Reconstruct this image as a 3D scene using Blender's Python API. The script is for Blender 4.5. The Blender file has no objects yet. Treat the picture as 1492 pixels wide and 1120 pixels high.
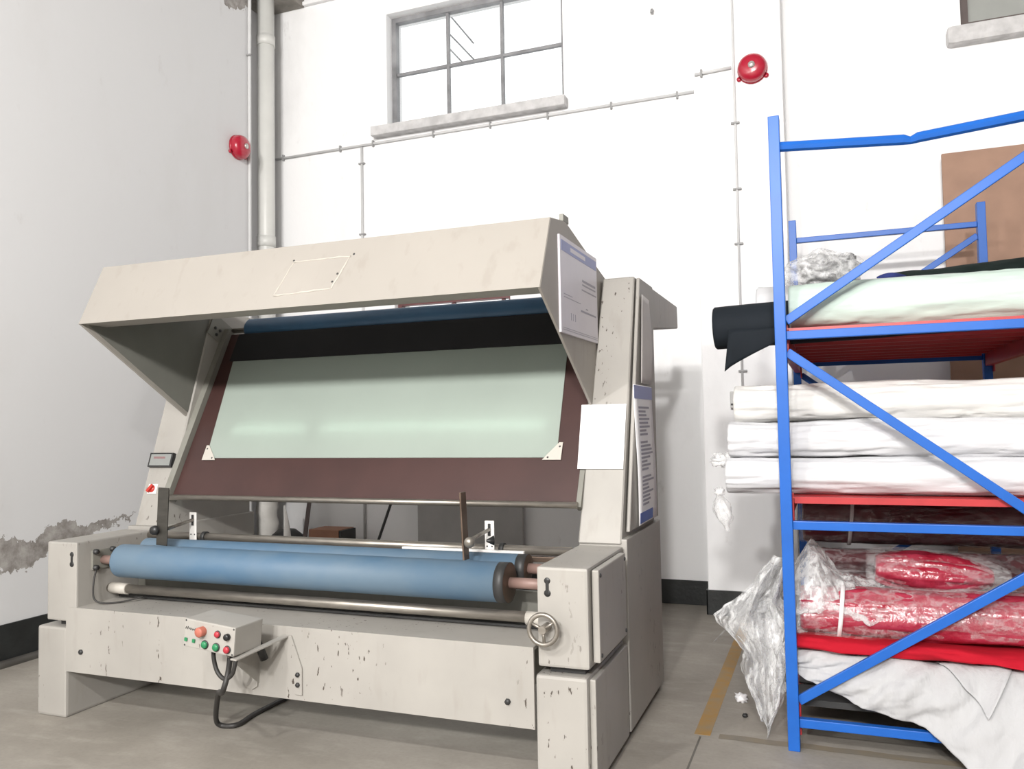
import bpy, bmesh, math, random
from mathutils import Vector, Matrix, noise
random.seed(7)
S = bpy.context.scene
COL = S.collection
PI = math.pi

# ------------------------------------------------------------------ camera, world, lamps, exposure
cd = bpy.data.cameras.new('camera'); cam = bpy.data.objects.new('camera', cd); COL.objects.link(cam)
cd.sensor_width = 36.0; cd.sensor_fit = 'HORIZONTAL'; cd.lens = 36.0 * 1192.2148 / 1492.0
cd.clip_start = 0.05; cd.clip_end = 200
yaw, pit, rol = math.radians(21.03123), math.radians(2.70677), math.radians(-1.02023)
fw = Vector((-math.sin(yaw), math.cos(yaw), 0)); rt = Vector((math.cos(yaw), math.sin(yaw), 0)); up = Vector((0, 0, 1))
f2 = math.cos(pit) * fw + math.sin(pit) * up; u2 = -math.sin(pit) * fw + math.cos(pit) * up
r3 = math.cos(rol) * rt + math.sin(rol) * u2; u3 = -math.sin(rol) * rt + math.cos(rol) * u2
cam.matrix_world = Matrix(((r3.x, u3.x, -f2.x, 0), (r3.y, u3.y, -f2.y, 0), (r3.z, u3.z, -f2.z, 1.3), (0, 0, 0, 1)))
S.camera = cam
S.view_settings.view_transform = 'Standard'; S.view_settings.look = 'None'
S.view_settings.gamma = 1.0; S.view_settings.use_curve_mapping = False
S.view_settings.exposure = 0.06
W = bpy.data.worlds.new('world'); S.world = W; W.use_nodes = True
W.node_tree.nodes['Background'].inputs[0].default_value = (1.0, 1.0, 1.0, 1)
W.node_tree.nodes['Background'].inputs[1].default_value = 1.5
def lamp(loc, power, r, col=(1, 0.98, 0.955)):
    l = bpy.data.lights.new('hall_lamp', 'POINT'); l.energy = power; l.shadow_soft_size = r; l.color = col
    o = bpy.data.objects.new('hall_lamp', l); o.location = loc; COL.objects.link(o)
def rooflight(x, y, z, sx, sy, power, col=(1, 0.985, 0.97)):
    l = bpy.data.lights.new('roof_light', 'AREA'); l.shape = 'RECTANGLE'; l.size = sx; l.size_y = sy; l.energy = power; l.color = col
    o = bpy.data.objects.new('roof_light', l); o.location = (x, y, z); COL.objects.link(o)
lamp((-0.55, -6.0, 4.65), 1480, 0.14)
lamp((0.75, -6.0, 4.65), 1850, 0.25)
lamp((-0.78, -0.25, 2.90), 140, 0.05)
lamp((-2.12, -0.25, 2.90), 185, 0.06)

# ------------------------------------------------------------------ materials
def newmat(name):
    m = bpy.data.materials.new(name); m.use_nodes = True
    nt = m.node_tree; b = nt.nodes['Principled BSDF']
    return m, nt, b
def rgba(c): return (c[0], c[1], c[2], 1)
def mat(name, col, rough=0.5, metal=0.0, var=0.0, scale=6.0, bump=0.0, bscale=40.0, col2=None, spec=0.5, coat=0.0, stretch=(1, 1, 1), coord='Object'):
    m, nt, b = newmat(name)
    b.inputs['Roughness'].default_value = rough; b.inputs['Metallic'].default_value = metal
    b.inputs['Specular IOR Level'].default_value = spec
    b.inputs['Coat Weight'].default_value = coat
    b.inputs['Base Color'].default_value = rgba(col)
    tc = nt.nodes.new('ShaderNodeTexCoord'); mp = nt.nodes.new('ShaderNodeMapping'); mp.inputs['Scale'].default_value = stretch
    nt.links.new(tc.outputs[coord], mp.inputs[0])
    if var > 0 or col2:
        n = nt.nodes.new('ShaderNodeTexNoise'); n.inputs['Scale'].default_value = scale; n.inputs['Detail'].default_value = 6
        nt.links.new(mp.outputs[0], n.inputs['Vector'])
        r = nt.nodes.new('ShaderNodeValToRGB'); nt.links.new(n.outputs['Fac'], r.inputs[0])
        a = col2 if col2 else tuple(c * (1 - var) for c in col)
        r.color_ramp.elements[0].position = 0.33; r.color_ramp.elements[0].color = rgba(a)
        r.color_ramp.elements[1].position = 0.62; r.color_ramp.elements[1].color = rgba(col)
        nt.links.new(r.outputs[0], b.inputs['Base Color'])
    if bump > 0:
        n2 = nt.nodes.new('ShaderNodeTexNoise'); n2.inputs['Scale'].default_value = bscale; n2.inputs['Detail'].default_value = 4
        nt.links.new(mp.outputs[0], n2.inputs['Vector'])
        bp = nt.nodes.new('ShaderNodeBump'); bp.inputs['Strength'].default_value = bump; bp.inputs['Distance'].default_value = 0.01
        nt.links.new(n2.outputs['Fac'], bp.inputs['Height']); nt.links.new(bp.outputs[0], b.inputs['Normal'])
    return m
def N(nt, t, **k):
    n = nt.nodes.new(t)
    for a, v in k.items(): setattr(n, a, v)
    return n
def mathn(nt, op, a, b=None, clamp=False):
    n = N(nt, 'ShaderNodeMath', operation=op); n.use_clamp = clamp
    for i, v in enumerate((a, b)):
        if v is None: continue
        if isinstance(v, (int, float)): n.inputs[i].default_value = v
        else: nt.links.new(v, n.inputs[i])
    return n.outputs[0]
def noi(nt, vec, scale, detail=4, rough=0.5):
    n = N(nt, 'ShaderNodeTexNoise'); n.inputs['Scale'].default_value = scale; n.inputs['Detail'].default_value = detail; n.inputs['Roughness'].default_value = rough
    nt.links.new(vec, n.inputs['Vector']); return n.outputs['Fac']
def ramp(nt, fac, p0, p1, c0=(0, 0, 0), c1=(1, 1, 1)):
    r = N(nt, 'ShaderNodeValToRGB'); nt.links.new(fac, r.inputs[0])
    r.color_ramp.elements[0].position = p0; r.color_ramp.elements[0].color = rgba(c0)
    r.color_ramp.elements[1].position = p1; r.color_ramp.elements[1].color = rgba(c1)
    return r.outputs[0]
def mixc(nt, fac, a, b):
    n = N(nt, 'ShaderNodeMix', data_type='RGBA')
    if isinstance(fac, (int, float)): n.inputs[0].default_value = fac
    else: nt.links.new(fac, n.inputs[0])
    for i, v in ((6, a), (7, b)):
        if isinstance(v, tuple): n.inputs[i].default_value = rgba(v)
        else: nt.links.new(v, n.inputs[i])
    return n.outputs[2]
def mapping(nt, out, sc):
    mp = N(nt, 'ShaderNodeMapping'); mp.inputs['Scale'].default_value = sc; nt.links.new(out, mp.inputs[0]); return mp.outputs[0]

# beige machine enamel with dirt, vertical scuffs and paint chips
def enamel(name, col, chips=0.62, dirt=0.16):
    m, nt, b = newmat(name); b.inputs['Roughness'].default_value = 0.52
    geo = N(nt, 'ShaderNodeNewGeometry'); pos = geo.outputs['Position']
    big = noi(nt, pos, 2.3, 5); fine = noi(nt, mapping(nt, pos, (9, 9, 2.2)), 2.0, 5)
    c = mixc(nt, ramp(nt, big, 0.35, 0.7), tuple(x * (1 - dirt) for x in col), col)
    c = mixc(nt, mathn(nt, 'MULTIPLY', ramp(nt, fine, 0.58, 0.72), 0.22), c, (col[0] * .62, col[1] * .58, col[2] * .52))
    chip = noi(nt, mapping(nt, pos, (40, 40, 15)), 1.6, 4, 0.5); zone = noi(nt, mapping(nt, pos, (1.25, 1, 0.35)), 2.6, 2)
    f = mathn(nt, 'MULTIPLY', ramp(nt, chip, chips + 0.035, chips + 0.055), ramp(nt, zone, 0.5, 0.58))
    c = mixc(nt, f, c, (0.07, 0.055, 0.045))
    nt.links.new(c, b.inputs['Base Color'])
    return m
BEIGE = enamel('beige_enamel', (0.385, 0.366, 0.336))
BEIGE_H = enamel('hood_enamel', (0.335, 0.31, 0.278), chips=0.75, dirt=0.06)
GREYP = enamel('grey_green_enamel', (0.24, 0.235, 0.205), chips=0.8)
STEEL = mat('dull_steel', (0.36, 0.33, 0.29), 0.38, 0.75, var=0.3, scale=9, stretch=(1, 6, 6))
RUSTY = mat('rubbed_steel_blade', (0.17, 0.12, 0.09), 0.4, 0.6, var=0.45, scale=7)
DARKM = mat('dark_grey_metal', (0.05, 0.05, 0.05), 0.5, 0.3, var=0.3)
BLADE = mat('dark_steel_blade', (0.085, 0.08, 0.07), 0.38, 0.6, var=0.35, scale=6, stretch=(1, 1, 4))
SHAFT = mat('reddish_shaft_paint', (0.27, 0.175, 0.15), 0.5, 0.1, var=0.2)
BLUER = mat('blue_roller_sleeve', (0.115, 0.175, 0.235), 0.6, var=0.22, scale=5, col2=(0.065, 0.135, 0.22), stretch=(0.6, 1, 1))
BLUER_SHADE = mat('shaded_blue_sleeve', (0.05, 0.13, 0.24), 0.5, var=0.2, scale=5)  # same blue sleeve as the other rollers, darkened for shade under the hood
BLACKC = mat('black_felt_apron', (0.014, 0.014, 0.016), 0.85, var=0.2)
BROWNB = mat('dark_brown_laminate', (0.054, 0.022, 0.019), 0.5, var=0.22, scale=4)
FROST = mat('frosted_green_glass', (0.395, 0.45, 0.405), 0.22, var=0.07, scale=2.0, spec=0.45)
nt_ = FROST.node_tree; pb_ = nt_.nodes['Principled BSDF']; ou_ = nt_.nodes['Material Output']
tl_ = nt_.nodes.new('ShaderNodeBsdfTranslucent'); tl_.inputs[0].default_value = (0.75, 0.85, 0.78, 1); mx_ = nt_.nodes.new('ShaderNodeMixShader'); mx_.inputs[0].default_value = 0.22
nt_.links.new(pb_.outputs[0], mx_.inputs[1]); nt_.links.new(tl_.outputs[0], mx_.inputs[2]); nt_.links.new(mx_.outputs[0], ou_.inputs[0])
CORNER = mat('pale_corner_plate', (0.5, 0.47, 0.42), 0.5)
DARKB = mat('black_plastic', (0.02, 0.02, 0.02), 0.4)
LCD = mat('grey_display_glass', (0.24, 0.25, 0.24), 0.25)
LCDT = mat('faded_red_digits', (0.22, 0.13, 0.13), 0.4)
WHITEP = mat('white_plastic', (0.75, 0.73, 0.7), 0.4)
REDP = mat('red_plastic', (0.5, 0.03, 0.02), 0.4)
REDB = mat('red_button', (0.4, 0.03, 0.045), 0.4)
ORANGE = mat('faded_red_emergency_button', (0.42, 0.13, 0.09), 0.5)
GREENB = mat('green_button', (0.02, 0.2, 0.08), 0.4)
BLACKB = mat('black_button', (0.012, 0.012, 0.012), 0.35)
RUBBER = mat('dark_rubber_cable', (0.03, 0.028, 0.026), 0.55)
PAPER = mat('white_paper', (0.86, 0.85, 0.86), 0.6)
POSTER = mat('lilac_white_poster', (0.62, 0.59, 0.64), 0.35, var=0.05)
HEADER = mat('blue_print', (0.30, 0.33, 0.55), 0.5)
HEADD = mat('deep_blue_print', (0.07, 0.13, 0.42), 0.5)
PRINT = mat('grey_print', (0.33, 0.32, 0.37), 0.6)
BLUEP = mat('blue_rack_paint', (0.013, 0.112, 0.46), 0.38, var=0.1, scale=8, spec=0.3)
REDK = mat('red_rack_paint', (0.45, 0.03, 0.035), 0.35, var=0.15, scale=8)
BELL = mat('red_bell_enamel', (0.42, 0.012, 0.035), 0.25, coat=0.5)
SILVER = mat('silver_cap', (0.6, 0.58, 0.55), 0.35, 0.6)
PVC = mat('white_pvc_pipe', (0.68, 0.68, 0.65), 0.4, var=0.06)
COND = mat('white_conduit', (0.66, 0.66, 0.66), 0.5, var=0.1)
CLIP = mat('grey_clip', (0.3, 0.3, 0.3), 0.5)
BLACKW = mat('black_skirting_paint', (0.022, 0.024, 0.024), 0.45, var=0.35, scale=7, bump=0.2)
CONC = mat('bare_concrete', (0.3, 0.28, 0.25), 0.9, var=0.4, bump=0.5)
FRAMEG = mat('grey_window_steel', (0.30, 0.30, 0.31), 0.5, var=0.4)
FRAMEB = mat('dark_brown_window_frame', (0.10, 0.075, 0.07), 0.5, var=0.2)
FRAMER = mat('red_brown_window_frame', (0.16, 0.06, 0.06), 0.5, var=0.2)
SILL = mat('rough_sill_plaster', (0.62, 0.61, 0.61), 0.8, var=0.25, bump=0.5, scale=12)
KRAFT = mat('brown_board', (0.36, 0.22, 0.155), 0.75, var=0.16, scale=5, bump=0.1)
CARTON = mat('brown_carton', (0.3, 0.15, 0.095), 0.8, var=0.15)
WRAPW = mat('white_wrapping', (0.72, 0.7, 0.66), 0.6, var=0.15, bump=0.6, bscale=18)
YELLOW = mat('worn_yellow_floor_paint', (0.38, 0.22, 0.065), 0.7, var=0.3, scale=14, col2=(0.31, 0.23, 0.13))
def fabric(name, col, wr=0.25, scale=7.0, stretch=(1, 1, 1), rough=0.85, var=0.06):
    return mat(name, col, rough, var=var, scale=4, bump=wr, bscale=scale, stretch=stretch, spec=0.2)
FWHITE = fabric('white_cotton', (0.62, 0.62, 0.635), 0.8, 9, (0.6, 2, 2))
FDRAPE = fabric('off_white_cotton', (0.47, 0.47, 0.478), 1.0, 10, (2.2, 2, 0.7))
FCREAM = fabric('cream_white_cotton', (0.67, 0.66, 0.635), 0.8, 9, (0.6, 2, 2))
FMINT = fabric('pale_mint_cloth', (0.53, 0.63, 0.565), 0.7, 8, (0.6, 2, 2))
FBLACK = fabric('black_cloth', (0.012, 0.016, 0.021), 0.2, 8, rough=0.8, var=0.2)
FDGREEN = fabric('greenish_black_cloth', (0.012, 0.02, 0.018), 0.2, 8)
FNAVY = fabric('navy_cloth', (0.03, 0.04, 0.16), 0.2)
FRED = fabric('red_cloth', (0.42, 0.007, 0.02), 0.5, 9, (0.7, 2, 2))
FPINK = mat('red_cloth_under_film', (0.36, 0.035, 0.065), 0.22, var=0.25, scale=9, col2=(0.29, 0.012, 0.03), bump=0.9, bscale=20, stretch=(1.3, 1, 1), spec=0.7)
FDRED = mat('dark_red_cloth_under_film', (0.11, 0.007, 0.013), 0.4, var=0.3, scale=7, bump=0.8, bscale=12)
CORE = mat('grey_paper_core', (0.42, 0.40, 0.38), 0.8)
STRAP = mat('white_packing_strap', (0.75, 0.72, 0.72), 0.4)
def film(name, alpha=0.33, white=0.8, rough=0.12, sc=9.0, stretch=(1, 1, 1), base=0.35):
    m, nt, b = newmat(name)
    b.inputs['Base Color'].default_value = (white, white, white * 1.0, 1); b.inputs['Roughness'].default_value = rough
    b.inputs['Specular IOR Level'].default_value = 0.6
    geo = N(nt, 'ShaderNodeTexCoord'); pos = mapping(nt, geo.outputs['Object'], stretch)
    a = noi(nt, pos, sc, 6, 0.65); c2 = noi(nt, pos, sc * 2.2, 5, 0.6)
    # thin bright creases where the noise crosses its middle
    cr = mathn(nt, 'SUBTRACT', 1.0, mathn(nt, 'MULTIPLY', mathn(nt, 'ABSOLUTE', mathn(nt, 'SUBTRACT', a, 0.5)), 14.0), True)
    al = mathn(nt, 'ADD', mathn(nt, 'MULTIPLY', cr, alpha * 0.9), mathn(nt, 'ADD', alpha * base, mathn(nt, 'MULTIPLY', ramp(nt, c2, 0.45, 0.7), alpha * 0.35)), True)
    nt.links.new(al, b.inputs['Alpha'])
    bp = N(nt, 'ShaderNodeBump'); bp.inputs['Strength'].default_value = 0.7; bp.inputs['Distance'].default_value = 0.015
    nt.links.new(mathn(nt, 'ADD', a, mathn(nt, 'MULTIPLY', c2, 0.4)), bp.inputs['Height']); nt.links.new(bp.outputs[0], b.inputs['Normal'])
    return m
FILM = film('clear_film', 0.34, 0.8, 0.17, 7, (1.3, 1.3, 0.6), 0.45); FILMW = film('cloudy_film', 0.42, 0.85, 0.2, 9, (1, 1, 1), 0.5)
FILMT = film('thin_film', 0.20, 0.8, 0.07, 17, (0.8, 1.3, 1.3), 0.25)

# clear glass
def clearglass(name, tint, f):
    m, nt, b = newmat(name); out = nt.nodes['Material Output']
    t = N(nt, 'ShaderNodeBsdfTransparent'); t.inputs[0].default_value = rgba(tint)
    g = N(nt, 'ShaderNodeBsdfGlossy'); g.inputs['Roughness'].default_value = 0.05
    mx = N(nt, 'ShaderNodeMixShader'); mx.inputs[0].default_value = f
    nt.links.new(t.outputs[0], mx.inputs[1]); nt.links.new(g.outputs[0], mx.inputs[2]); nt.links.new(mx.outputs[0], out.inputs[0])
    return m
PANE = clearglass('clear_window_glass', (0.97, 0.98, 0.98), 0.06)
PANEG = mat('dusty_grey_glass', (0.36, 0.37, 0.35), 0.25, var=0.15, scale=3)

# white plastered wall with smudges; the left one has a band of fallen plaster
def wallmat(name, peel):
    m, nt, b = newmat(name); b.inputs['Roughness'].default_value = 0.85; b.inputs['Specular IOR Level'].default_value = 0.2
    geo = N(nt, 'ShaderNodeNewGeometry'); pos = geo.outputs['Position']
    sep = N(nt, 'ShaderNodeSeparateXYZ'); nt.links.new(pos, sep.inputs[0])
    big = noi(nt, mapping(nt, pos, (1, 1, 0.45)), 1.5, 6, 0.6); sp = noi(nt, mapping(nt, pos, (1, 1, 0.5)), 6.0, 6, 0.65)
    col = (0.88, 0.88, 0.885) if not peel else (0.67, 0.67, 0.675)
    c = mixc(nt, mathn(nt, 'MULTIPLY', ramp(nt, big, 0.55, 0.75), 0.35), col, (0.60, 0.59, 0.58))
    c = mixc(nt, mathn(nt, 'MULTIPLY', ramp(nt, sp, 0.64, 0.76), 0.45), c, (0.52, 0.50, 0.49))
    bh = sp
    if peel:
        e = noi(nt, pos, 5.0, 6, 0.65); e2 = noi(nt, pos, 1.6, 3)
        # height of the middle of the band climbs with y; thickness shrinks
        mid = mathn(nt, 'ADD', mathn(nt, 'MULTIPLY', sep.outputs[1], 0.10), 0.272)
        off = mathn(nt, 'ADD', mathn(nt, 'SUBTRACT', sep.outputs[2], mid), mathn(nt, 'MULTIPLY', mathn(nt, 'SUBTRACT', e, 0.5), 0.42))
        d = mathn(nt, 'ABSOLUTE', off)
        lim = mathn(nt, 'MULTIPLY', mathn(nt, 'SUBTRACT', 4.25, sep.outputs[1], True), 0.105)
        k = mathn(nt, 'GREATER_THAN', lim, d)
        cc = mixc(nt, ramp(nt, noi(nt, pos, 9, 6, 0.7), 0.35, 0.65), (0.20, 0.18, 0.165), (0.42, 0.40, 0.38))
        # upper ragged hole in the corner near the roof beam
        dy = mathn(nt, 'SUBTRACT', sep.outputs[1], 5.25); dz = mathn(nt, 'SUBTRACT', sep.outputs[2], 4.86)
        rr = mathn(nt, 'ADD', mathn(nt, 'SQRT', mathn(nt, 'ADD', mathn(nt, 'MULTIPLY', dy, dy), mathn(nt, 'MULTIPLY', dz, dz))), mathn(nt, 'MULTIPLY', mathn(nt, 'SUBTRACT', e, 0.5), 0.5))
        k2 = mathn(nt, 'LESS_THAN', rr, 0.17)
        k = mathn(nt, 'MAXIMUM', k, k2)
        c = mixc(nt, k, c, cc)
        bh = mathn(nt, 'SUBTRACT', mathn(nt, 'MULTIPLY', sp, 0.4), k)
    nt.links.new(c, b.inputs['Base Color'])
    bp = N(nt, 'ShaderNodeBump'); bp.inputs['Strength'].default_value = 0.35; bp.inputs['Distance'].default_value = 0.012
    nt.links.new(bh, bp.inputs['Height']); nt.links.new(bp.outputs[0], b.inputs['Normal'])
    return m
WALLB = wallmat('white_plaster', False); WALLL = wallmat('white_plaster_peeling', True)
def floormat():
    m, nt, b = newmat('worn_concrete_floor'); b.inputs['Roughness'].default_value = 0.62
    geo = N(nt, 'ShaderNodeNewGeometry'); pos = geo.outputs['Position']
    a = noi(nt, pos, 1.1, 7, 0.62); s = noi(nt, mapping(nt, pos, (1.2, 3.2, 1)), 3.3, 6, 0.6); g = noi(nt, pos, 60, 3)
    c = mixc(nt, ramp(nt, a, 0.36, 0.66), (0.235, 0.213, 0.182), (0.35, 0.322, 0.282))
    c = mixc(nt, mathn(nt, 'MULTIPLY', ramp(nt, s, 0.5, 0.72), 0.4), c, (0.45, 0.42, 0.375))
    c = mixc(nt, mathn(nt, 'MULTIPLY', ramp(nt, g, 0.45, 0.7), 0.15), c, (0.16, 0.15, 0.13))
    nt.links.new(c, b.inputs['Base Color'])
    bp = N(nt, 'ShaderNodeBump'); bp.inputs['Strength'].default_value = 0.12; bp.inputs['Distance'].default_value = 0.01
    nt.links.new(s, bp.inputs['Height']); nt.links.new(bp.outputs[0], b.inputs['Normal'])
    return m
FLOOR = floormat()

# ------------------------------------------------------------------ mesh helpers (world coordinates)
class MB:
    def __init__(self): self.v = []; self.f = []; self.sm = []
    def add(self, vs, fs, smooth=False):
        n = len(self.v); self.v += [Vector(p) for p in vs]
        for q in fs: self.f.append([i + n for i in q]); self.sm.append(smooth)
        return self
    def box(self, a, b, bev=0.0, M=None):
        bm = bmesh.new(); bmesh.ops.create_cube(bm, size=1.0)
        a = Vector(a); b = Vector(b); lo = Vector(map(min, a, b)); hi = Vector(map(max, a, b)); c = (lo + hi) / 2; s = hi - lo
        for v in bm.verts: v.co = Vector((v.co.x * s.x + c.x, v.co.y * s.y + c.y, v.co.z * s.z + c.z))
        if bev > 0: bmesh.ops.bevel(bm, geom=bm.edges[:], offset=min(bev, min(s) * 0.45), segments=2, affect='EDGES', profile=0.6)
        return self.from_bm(bm, M)
    def from_bm(self, bm, M=None, smooth=False):
        bm.verts.index_update()
        vs = [(M @ v.co) if M else v.co.copy() for v in bm.verts]
        self.add(vs, [[v.index for v in f.verts] for f in bm.faces], smooth); bm.free(); return self
    def prism(self, poly, x0, x1, bev=0.0, axis='X', x0t=None):
        # poly in the two other axes, extruded along axis
        bm = bmesh.new()
        def P(p, t):
            return {'X': (t, p[0], p[1]), 'Y': (p[0], t, p[1]), 'Z': (p[0], p[1], t)}[axis]
        A = [bm.verts.new(P(p, x0)) for p in poly]; B = [bm.verts.new(P(p, x1)) for p in poly]
        bm.faces.new(A); bm.faces.new(B[::-1]); n = len(poly)
        for i in range(n): bm.faces.new((A[i], B[i], B[(i + 1) % n], A[(i + 1) % n]))
        bmesh.ops.recalc_face_normals(bm, faces=bm.faces[:])
        if bev > 0: bmesh.ops.bevel(bm, geom=bm.edges[:], offset=bev, segments=1, affect='EDGES')
        return self.from_bm(bm)
    def tube(self, pts, r, n=12, cap=True, smooth=True):
        pts = [Vector(p) for p in pts]; rs = r if isinstance(r, (list, tuple)) else [r] * len(pts)
        rings = []; prev = None
        for i, p in enumerate(pts):
            t = (pts[min(i + 1, len(pts) - 1)] - pts[max(i - 1, 0)]).normalized()
            if prev is None:
                a = Vector((0, 0, 1)) if abs(t.z) < 0.9 else Vector((1, 0, 0)); u = t.cross(a).normalized()
            else: u = (prev - t * prev.dot(t)).normalized()
            prev = u; w = t.cross(u)
            rings.append([p + (u * math.cos(2 * PI * k / n) + w * math.sin(2 * PI * k / n)) * rs[i] for k in range(n)])
        vs = [q for R in rings for q in R]; fs = []
        for i in range(len(rings) - 1):
            for k in range(n): fs.append((i * n + k, i * n + (k + 1) % n, (i + 1) * n + (k + 1) % n, (i + 1) * n + k))
        self.add(vs, fs, smooth)
        if cap:
            self.add(rings[0], [list(range(n))[::-1]]); self.add(rings[-1], [list(range(n))])
        return self
    def disc(self, c, axis, prof, n=24):
        # lathe: prof list of (radius, offset along axis)
        c = Vector(c); t = Vector(axis).normalized(); a = Vector((0, 0, 1)) if abs(t.z) < 0.9 else Vector((1, 0, 0)); u = t.cross(a).normalized(); w = t.cross(u)
        vs = []; fs = []
        for r, o in prof:
            for k in range(n): vs.append(c + t * o + (u * math.cos(2 * PI * k / n) + w * math.sin(2 * PI * k / n)) * max(r, 1e-5))
        for i in range(len(prof) - 1):
            for k in range(n): fs.append((i * n + k, i * n + (k + 1) % n, (i + 1) * n + (k + 1) % n, (i + 1) * n + k))
        return self.add(vs, fs, True)
    def torus(self, c, axis, R, r, n=32, m=10):
        c = Vector(c); t = Vector(axis).normalized(); a = Vector((0, 0, 1)) if abs(t.z) < 0.9 else Vector((1, 0, 0)); u = t.cross(a).normalized(); w = t.cross(u)
        vs = []; fs = []
        for i in range(n):
            d = u * math.cos(2 * PI * i / n) + w * math.sin(2 * PI * i / n)
            for k in range(m): vs.append(c + d * (R + r * math.cos(2 * PI * k / m)) + t * r * math.sin(2 * PI * k / m))
        for i in range(n):
            for k in range(m): fs.append((i * m + k, ((i + 1) % n) * m + k, ((i + 1) % n) * m + (k + 1) % m, i * m + (k + 1) % m))
        return self.add(vs, fs, True)
    def beam(self, p, q, w, h, bev=0.003, side=None):
        # rectangular bar from p to q; side = direction of width w
        p = Vector(p); q = Vector(q); t = (q - p).normalized(); sd = Vector(side if side else (0, 1, 0)); sd = (sd - t * sd.dot(t)).normalized(); w2 = t.cross(sd)
        M = Matrix((( t.x, sd.x, w2.x, (p.x + q.x) / 2), (t.y, sd.y, w2.y, (p.y + q.y) / 2), (t.z, sd.z, w2.z, (p.z + q.z) / 2), (0, 0, 0, 1)))
        L = (q - p).length
        return self.box((-L / 2, -w / 2, -h / 2), (L / 2, w / 2, h / 2), bev, M)
    def grid(self, fn, nu, nv, smooth=True):
        vs = [fn(i / nu, j / nv) for j in range(nv + 1) for i in range(nu + 1)]
        fs = [(j * (nu + 1) + i, j * (nu + 1) + i + 1, (j + 1) * (nu + 1) + i + 1, (j + 1) * (nu + 1) + i) for j in range(nv) for i in range(nu)]
        return self.add(vs, fs, smooth)
WPOS = {}
def tag(o, label=None, cat=None, group=None, kind=None):
    if label: o['label'] = label
    if cat: o['category'] = cat
    if group: o['group'] = group
    if kind: o['kind'] = kind
    return o
def thing(name, loc, label, cat, group=None):
    o = bpy.data.objects.new(name, None); o.empty_display_size = 0.1; COL.objects.link(o); o.location = loc; WPOS[o] = Vector(loc)
    return tag(o, label, cat, group)
def obj(name, mb, m, parent=None, label=None, cat=None, group=None, kind=None, thick=0.0):
    lo = Vector((min(v.x for v in mb.v), min(v.y for v in mb.v), min(v.z for v in mb.v))); hi = Vector((max(v.x for v in mb.v), max(v.y for v in mb.v), max(v.z for v in mb.v)))
    c = (lo + hi) / 2; c.z = lo.z
    me = bpy.data.meshes.new(name); me.from_pydata([v - c for v in mb.v], [], mb.f); me.validate()
    if len(me.polygons) == len(mb.sm): me.polygons.foreach_set('use_smooth', mb.sm)
    bm = bmesh.new(); bm.from_mesh(me); bmesh.ops.remove_doubles(bm, verts=bm.verts[:], dist=1e-5)
    if thick == 0: bmesh.ops.recalc_face_normals(bm, faces=bm.faces[:])
    bm.to_mesh(me); bm.free()
    me.materials.append(m); o = bpy.data.objects.new(name, me); COL.objects.link(o); WPOS[o] = c
    if parent: o.parent = parent; o.location = c - WPOS[parent]
    else: o.location = c
    if thick:
        s = o.modifiers.new('thickness', 'SOLIDIFY'); s.thickness = thick; s.offset = 0
    return tag(o, label, cat, group, kind)
def dup(o, shift, parent=None):
    c = o.copy(); COL.objects.link(c); p = WPOS[o] + Vector(shift); WPOS[c] = p
    if parent: c.parent = parent; c.location = p - WPOS[parent]
    else: c.location = p
    return c
def B(a, b, bev=0.004): return MB().box(a, b, bev)
def fbm(x, y, z, o=4): return noise.fractal(Vector((x, y, z)), 1.0, 2.1, o)

# ------------------------------------------------------------------ setting
YB = 5.9; XL = -4.345
obj('floor', MB().box((-7, -9, -0.1), (6.5, 7.4, 0)), FLOOR, kind='structure')
fl = bpy.data.objects['floor']
jn = [((-0.532, 2.0), (-0.527, 3.46)), ((-0.60, 3.53), (-0.50, 5.6))]
obj('floor_marking', MB().box((-0.560, 3.49, 0.0), (-0.495, 5.45, 0.0012)), YELLOW, fl)
def wornline(u, v): return (-0.46 + u * 1.35, 3.47 + v * 0.05 + 0.008 * fbm(u * 9, v, 0.2), 0.0012)
obj('floor_marking', MB().grid(wornline, 40, 1), mat('faint_yellow_floor_paint', (0.235, 0.195, 0.14), 0.7, var=0.3, scale=9, col2=(0.205, 0.185, 0.155)), fl)
obj('joint', MB().box((-0.536, -3, 0), (-0.528, 3.47, 0.0008)), mat('dark_joint', (0.13, 0.12, 0.105), 0.9), fl)
# left wall (projecting part ends at y=5.4, then a recess for the pipes)
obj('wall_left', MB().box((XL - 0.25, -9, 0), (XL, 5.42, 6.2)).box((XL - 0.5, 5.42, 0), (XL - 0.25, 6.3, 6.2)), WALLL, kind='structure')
# back wall with three window openings
HOLES = [(-3.34, -1.80, 3.77, 4.74), (0.89, 2.6, 3.80, 4.9), (-3.29, -2.27, 1.45, 2.32)]
xs = sorted({-4.9, 6.5} | {h[0] for h in HOLES} | {h[1] for h in HOLES}); zs = sorted({0, 6.2} | {h[2] for h in HOLES} | {h[3] for h in HOLES})
wb = MB()
for i in range(len(xs) - 1):
    for j in range(len(zs) - 1):
        cx, cz = (xs[i] + xs[i + 1]) / 2, (zs[j] + zs[j + 1]) / 2
        if any(h[0] < cx < h[1] and h[2] < cz < h[3] for h in HOLES): continue
        wb.box((xs[i], YB, zs[j]), (xs[i + 1], YB + 0.26, zs[j + 1]))
obj('wall_back', wb, WALLB, kind='structure')
obj('trim_1', MB().box((-0.785, 5.635, 0), (-0.205, YB, 6.2), 0.008), WALLB, kind='structure', label='white plastered pilaster on the back wall')
obj('trim_2', MB().box((-4.6, 5.62, 4.96), (-4.15, YB, 6.2), 0.01), CONC, kind='structure', label='concrete beam end in the upper left corner')
obj('trim_3', MB().box((-4.15, 5.86, 4.965), (-2.9, YB, 5.0), 0.01), WALLB, kind='structure', label='plaster ledge under the roof')
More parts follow.
